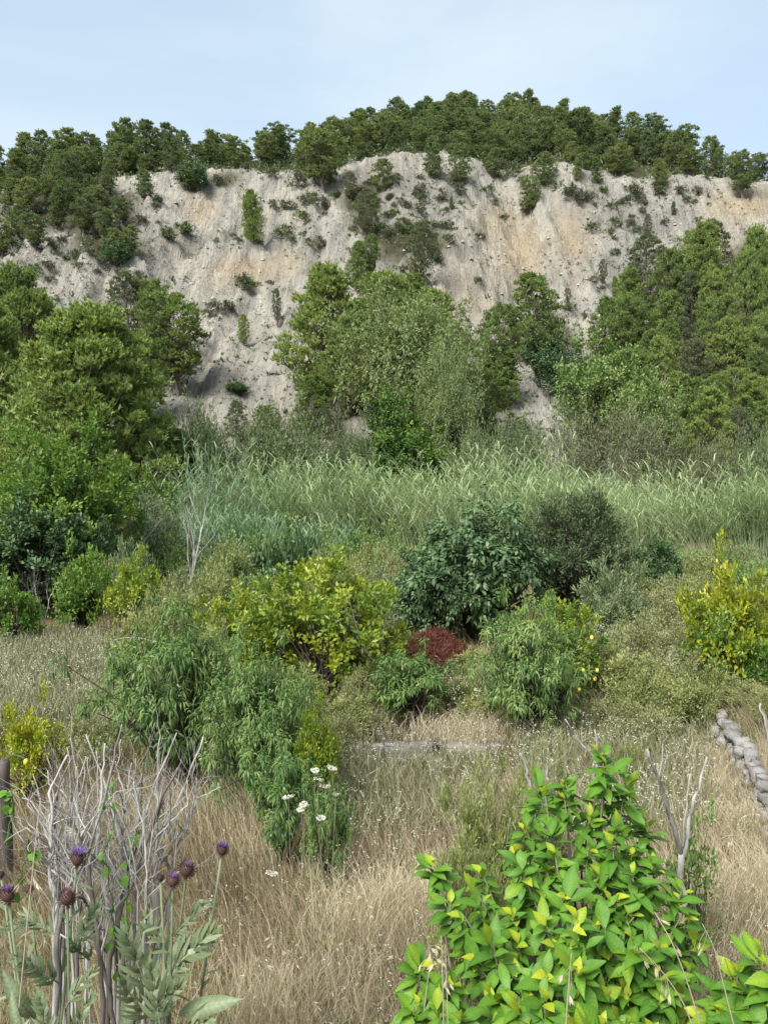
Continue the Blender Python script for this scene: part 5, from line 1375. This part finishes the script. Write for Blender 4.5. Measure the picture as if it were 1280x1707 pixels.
for (a_, b_, c_, d_, e_) in stems: dead_stem(a_, b_, c_, d_, e_ + 5)

def cardoon_leaf(seed, Lg, lobes, W, arch):
    g = np.random.default_rng(seed)
    mb = MB()
    tt = np.linspace(0, 1, 9)
    ctr = np.stack([0 * tt, tt * Lg * (1 - .2 * arch * tt), arch * Lg * (0.45 * tt - .75 * tt ** 2)], -1)
    tube(mb, ctr, np.linspace(.007, .002, 9), 4, .8, cap=False)
    if lobes == 0:
        wv = W * np.array([.1, .55, .85, 1, .98, .85, .62, .33, .02]) * .5
        V = []
        for i in range(9): V += [ctr[i] + [-wv[i], 0, .25 * wv[i] + g.normal(0, .004)], ctr[i] + [0, 0, .003], ctr[i] + [wv[i], 0, .25 * wv[i] + g.normal(0, .004)]]
        f = []
        for i in range(8):
            b = i * 3; f += [[b, b + 1, b + 4, b + 3], [b + 1, b + 2, b + 5, b + 4]]
        mb.add(V, None, f, np.tile([.4, .95, .4], 9) + g.normal(0, .06, 27))
    else:
        n = lobes * 2
        f = np.repeat(np.linspace(.15, .93, lobes), 2) + g.normal(0, .025, n); sd = np.tile([-1, 1], lobes)
        P = np.stack([np.interp(f, tt, ctr[:, c]) for c in range(3)], -1)
        D = np.stack([sd * (.75 - .4 * f), .9 + .3 * f, .30 + g.normal(0, .22, n)], -1)
        sz = (W * np.sin(np.clip(.22 + .72 * f, 0, 1) * math.pi) ** .6 * 1.05 + .02) * g.uniform(.7, 1.25, n)
        leaves(mb, P, D, np.tile([0, 0, 1.0], (n, 1)) + g.normal(0, .35, (n, 3)), sz, sz * .17, np.clip(.45 + g.normal(0, .22, n), 0, 1), droop=.25, fold=.3, long=True)
        e = f + .04
        P2 = np.stack([np.interp(e, tt, ctr[:, c]) for c in range(3)], -1)
        leaves(mb, P2, D + g.normal(0, .3, (n, 3)), np.tile([0, 0, 1.0], (n, 1)), sz * .5, sz * .16, np.clip(.5 + g.normal(0, .2, n), 0, 1), droop=.2, long=True)
        leaves(mb, ctr[-2:-1], np.array([[0, 1., -.3]]), np.array([[0, 0, 1.]]), W * .8, W * .2, np.array([.55]), long=True)
    return mb.mesh('cardoon_leaf', M['cardoon_leaf'], True)
CL = [cardoon_leaf(k, [.34, .30, .38, .26][k], [7, 6, 8, 5][k], [.12, .10, .13, .10][k], [.6, .4, .8, .3][k]) for k in range(4)]
CB = [cardoon_leaf(20 + k, [.26, .30][k], 0, [.062, .07][k], [.35, .6][k]) for k in range(2)]

def thistle_head(seed, r, fl):
    g = np.random.default_rng(seed)
    mb = MB()
    ph = np.linspace(.08, math.pi * .9, 7)
    tube(mb, np.stack([0 * ph, 0 * ph, -np.cos(ph) * r * .95], -1), np.sin(ph) * r * .86, 10, .3)
    n = 130
    i = np.arange(n); f = (i + .5) / n
    pz = 1 - 2 * f * .93; rr = np.sqrt(np.maximum(0, 1 - pz ** 2)); a = i * 2.39996
    nrm = np.stack([np.cos(a) * rr, np.sin(a) * rr, -pz], -1)
    P = nrm * r * .84 * np.array([1, 1, 1.08])
    D = unit(nrm * .95 + np.array([0, 0, 1.0]) * .75)
    leaves(mb, P, D, nrm, r * .62, r * .26, np.clip(.4 + .2 * g.normal(0, 1, n), 0, 1), fold=-.15)
    tf = None
    if fl > 0:
        tb = MB(); m = 160
        a = g.uniform(0, 6.28, m); q = np.sqrt(g.uniform(0, 1, m)) * r * .55
        D = np.stack([np.cos(a) * q / r * (.7 + .6 * fl), np.sin(a) * q / r * (.7 + .6 * fl), np.full(m, .8)], -1) + g.normal(0, .1, (m, 3))
        leaves(tb, np.stack([np.cos(a) * q, np.sin(a) * q, np.full(m, r * .7)], -1), D, rdir(g, m), r * fl * g.uniform(.7, 1.2, m), r * .09, np.clip(.5 + g.normal(0, .2, m), 0, 1))
        tf = tb.mesh('florets', M['purple'])
    return mb.mesh('thistle_head', M['bract'], True), tf

def cardoon(label, foot, heads, lvs, seed):
    g = np.random.default_rng(seed)
    foot = np.array(foot)
    t = thing('cardoon', label, 'thistle', foot)
    for i, (u, v, y, r, fl) in enumerate(heads):
        p = pt(u, v, y) - foot
        mb = MB(); a = np.array([g.normal(0, .03), g.normal(0, .03), 0])
        b = a * .55 + p * .45 + np.array([g.normal(0, .03), 0, .05])
        ax = unit(p - b)
        tube(mb, np.stack([a, a * .8 + b * .2 + [0, 0, .05], b, p - ax * r * .9]), [.009, .008, .006, .0045], 6, .55)
        k = 5
        f = g.uniform(.35, .9, k)
        leaves(mb, b + np.outer(f, (p - b)), rdir(g, k) + np.array([0, -.1, .6]), rdir(g, k) * .3 + np.array([0, 0, 1]), .09, .022, .6, droop=.2, long=True)
        obj('stalk', mb.mesh('cardoon_stalk', M['cardoon_leaf'], True), t)
        hm, tf = thistle_head(seed * 10 + i, r, fl)
        h = obj('flower_head', hm, t, p)
        h.rotation_euler = Vector(ax).to_track_quat('Z', 'Y').to_euler()
        if tf: obj('florets', tf, h)
    for (u, v, y, u2, v2, y2, big, k) in lvs:
        a = pt(u, v, y); b = pt(u2, v2, y2)
        me = (CB if big else CL)[k]
        s = np.linalg.norm(b - a) / {0: [.34, .30, .38, .26], 1: [.26, .30]}[big][k] * .92
        o = obj('leaf', me, t)
        o.matrix_local = leaf_frame(a - foot, b - a, np.array([g.normal(0, .2), -.75, .65]), s)
    return t
f1 = pt(262, 1760, 3.0); f1[2] = float(T(f1[0], 3.0))
cardoon('silver leaved thistle with three purple brown heads right of the dead bush', f1,
        [(312, 1450, 3.0, .027, .3), (289, 1468, 2.9, .022, .4), (371, 1417, 3.1, .021, .8), (268, 1463, 2.95, .012, 0)],
        [(205, 1740, 2.9, 228, 1622, 2.9, 1, 0), (300, 1690, 2.9, 416, 1660, 2.8, 1, 0), (250, 1660, 2.95, 205, 1540, 2.9, 0, 0), (270, 1640, 2.95, 360, 1540, 2.9, 0, 1), (285, 1600, 3.0, 355, 1565, 2.95, 0, 1), (260, 1720, 2.9, 290, 1590, 2.95, 0, 2),
         (280, 1730, 2.85, 345, 1700, 2.7, 0, 3), (240, 1750, 2.8, 330, 1740, 2.6, 1, 1), (275, 1600, 3.0, 240, 1520, 3.0, 0, 3), (290, 1560, 3.0, 345, 1500, 3.0, 0, 3), (255, 1700, 2.9, 200, 1640, 2.75, 0, 1), (300, 1560, 3.0, 330, 1590, 2.9, 0, 3), (250, 1690, 2.9, 300, 1640, 2.8, 0, 0), (270, 1720, 2.8, 250, 1600, 2.8, 0, 1)], 21)
f2 = pt(110, 1780, 2.9); f2[2] = float(T(f2[0], 2.9))
cardoon('silver leaved thistle with open violet flower inside the dead bush', f2,
        [(130, 1432, 2.95, .025, 1.1), (113, 1497, 2.9, .027, 0), (14, 1492, 2.8, .026, .5), (49, 1482, 3.0, .015, 0), (2, 1458, 3.1, .013, 0)],
        [(130, 1580, 3.0, 165, 1500, 3.0, 0, 0), (60, 1540, 2.9, -10, 1550, 2.8, 0, 1), (150, 1600, 3.0, 115, 1570, 2.9, 0, 3), (100, 1640, 2.9, 20, 1590, 2.8, 0, 2), (60, 1700, 2.7, -10, 1610, 2.6, 1, 1), (110, 1680, 2.8, 160, 1610, 2.8, 0, 1), (40, 1730, 2.6, 10, 1640, 2.6, 1, 0), (90, 1740, 2.6, 60, 1650, 2.6, 0, 0), (130, 1730, 2.7, 150, 1650, 2.7, 0, 2), (95, 1560, 2.9, 30, 1520, 2.9, 0, 3), (20, 1750, 2.5, 50, 1690, 2.5, 1, 1)], 22)

# fluffy seed head caught in the dead bush
mb = MB(); gg = np.random.default_rng(4); n = 260
D = rdir(gg, n); leaves(mb, D * .008, D + gg.normal(0, .3, (n, 3)), rdir(gg, n), gg.uniform(.02, .045, n), .0035, .8)
tag(obj('seed_fluff', mb.mesh('seed_fluff', M['white_petal']), None, pt(129, 1385, 3.2)), 'white fluffy thistle seed head caught in the dead bush', 'seed head')

# climbing vine with heart shaped leaves
def heart(seed):
    g = np.random.default_rng(seed)
    mb = MB()
    a = np.linspace(0, 2 * math.pi, 13)[:-1]
    rr = .5 + .22 * np.cos(a) * (np.cos(a) > 0) - .10 * (np.cos(a) < -.9)
    V = np.stack([np.sin(a) * rr, np.cos(a) * rr + .35, .12 * np.abs(np.sin(a)) - .18 * (np.cos(a) > .5)], -1)
    V = np.vstack([V, [0, .3, 0]]) * .042
    mb.add(V, [[i, (i + 1) % 12, 12] for i in range(12)], None, .35 + g.normal(0, .05))
    return mb.mesh('vine_leaf', M['big_leaf'], True)
HV = [heart(k) for k in range(3)]
vt_ = thing('climbing_vine', 'green climbing vine with small leaves on the dead bush', 'vine', foot)
def vine(pts, nl, sd):
    g = np.random.default_rng(sd)
    P = np.array([pt(*p) for p in pts]) - foot
    k = np.linspace(0, 1, len(P)); kk = np.linspace(0, 1, 16)
    Q = np.stack([np.interp(kk, k, P[:, c]) for c in range(3)], -1) + g.normal(0, .008, (16, 3))
    mb = MB(); tube(mb, Q, .0025, 4, .5); obj('stem', mb.mesh('vine_stem', M['ivy_leaf']), vt_)
    for q in range(nl):
        f = g.uniform(0.05, 1)
        p = np.array([np.interp(f, kk, Q[:, c]) for c in range(3)]) + g.normal(0, .015, 3)
        o = obj('leaf', HV[q % 3], vt_)
        o.matrix_local = leaf_frame(p, unit(g.normal(0, .5, 3) + np.array([0, -.3, -.5])), unit(g.normal(0, .4, 3) + np.array([0, -1, .5])), g.uniform(.35, .9))
vine([(200, 1640, 3.1), (190, 1530, 3.1), (180, 1440, 3.1), (185, 1350, 3.15), (190, 1300, 3.2)], 16, 1)
vine([(210, 1580, 3.15), (215, 1480, 3.15), (222, 1410, 3.15), (228, 1390, 3.2)], 12, 2)
vine([(20, 1560, 3.0), (40, 1440, 3.05), (52, 1400, 3.05), (60, 1430, 3.05)], 7, 3)
vine([(12, 1420, 3.1), (18, 1350, 3.1), (14, 1310, 3.1), (30, 1380, 3.1)], 12, 4)

# long dry grass stalks that stand out
def oat(label, pts, seed, spk, r=.0028, tone=.75):
    g = np.random.default_rng(seed)
    P = np.array([pt(*p) for p in pts]); o0 = P[0].copy(); P = P - o0
    k = np.linspace(0, 1, len(P)); kk = np.linspace(0, 1, 12)
    Q = np.stack([np.interp(kk, k, P[:, c]) for c in range(3)], -1)
    for c in range(3): Q[1:-1, c] = (Q[:-2, c] + Q[1:-1, c] + Q[2:, c]) / 3
    t = thing('dry_grass_stalk', label, 'grass stalk', o0)
    mb = MB(); tube(mb, Q, np.linspace(r, r * .4, 12), 5, tone); obj('stalk', mb.mesh('oat_stalk', M['straw']), t)
    for q in range(spk):
        f = g.uniform(.6, 1)
        p = np.array([np.interp(f, kk, Q[:, c]) for c in range(3)])
        sp_ = MB(); D = unit(g.normal(0, .5, 3) + np.array([.1, 0, -.9])); e = p + D * .03 + g.normal(0, .012, 3)
        leaves(sp_, np.tile(e, (4, 1)), D + g.normal(0, .12, (4, 3)), rdir(g, 4), .032, .008, .9); tube(sp_, np.stack([p, e]), .0007, 3, .8, cap=False)
        obj('spikelet', sp_.mesh('spikelet', M['straw']), t)
    return t
OAT = [([(25, 1760, 2.6), (40, 1600, 2.6), (55, 1450, 2.65), (68, 1330, 2.7)], 4, 'long straw stalk rising at the left of the dead bush'),
       ([(500, 1740, 3.6), (488, 1660, 3.6), (476, 1585, 3.6), (452, 1560, 3.6)], 8, 'pale oat stalk with drooping spikelets in the lower middle'),
       ([(740, 1760, 3.0), (738, 1640, 3.0), (735, 1560, 3.05)], 5, 'yellow straw stalk, left of a pair at the edge of the broad leaved shrub'),
       ([(748, 1760, 3.0), (745, 1650, 3.0), (742, 1575, 3.05)], 4, 'yellow straw stalk, right of a pair at the edge of the broad leaved shrub'),
       ([(940, 1760, 2.5), (944, 1690, 2.5), (948, 1630, 2.5), (952, 1590, 2.5)], 3, 'dry straw stalk standing in front of the broad leaves'),
       ([(1165, 1760, 2.5), (1145, 1680, 2.5), (1105, 1620, 2.5), (1065, 1580, 2.5)], 6, 'bent dry grass stalk crossing the broad leaved shrub at lower right'),
       ([(1175, 1740, 2.5), (1150, 1650, 2.5), (1120, 1570, 2.5), (1090, 1520, 2.55)], 3, 'thin pale stalk leaning left over the broad leaved shrub'),
       ([(1230, 1740, 2.6), (1205, 1640, 2.6), (1190, 1580, 2.6), (1170, 1540, 2.6)], 4, 'dry stalk between the large and the small broad leaved shrub'),
       ([(1290, 1460, 4.6), (1262, 1420, 4.6), (1225, 1388, 4.6), (1195, 1400, 4.6)], 10, 'arching oat stalk right of the forked dead sapling'),
       ([(705, 1700, 3.3), (712, 1640, 3.3), (720, 1590, 3.3), (712, 1570, 3.3)], 9, 'oat stalk with hanging pale spikelets beside the thin leafy shoots'),
       ([(600, 1740, 3.7), (612, 1650, 3.7), (625, 1600, 3.7), (640, 1590, 3.7)], 7, 'oat stalk bending right in the lower middle'),
       ([(420, 1740, 3.4), (432, 1660, 3.4), (440, 1600, 3.4), (430, 1575, 3.4)], 7, 'oat stalk right of the silver thistle')]
for i, (pts_, k, lab) in enumerate(OAT): oat(lab, pts_, 900 + i, k)
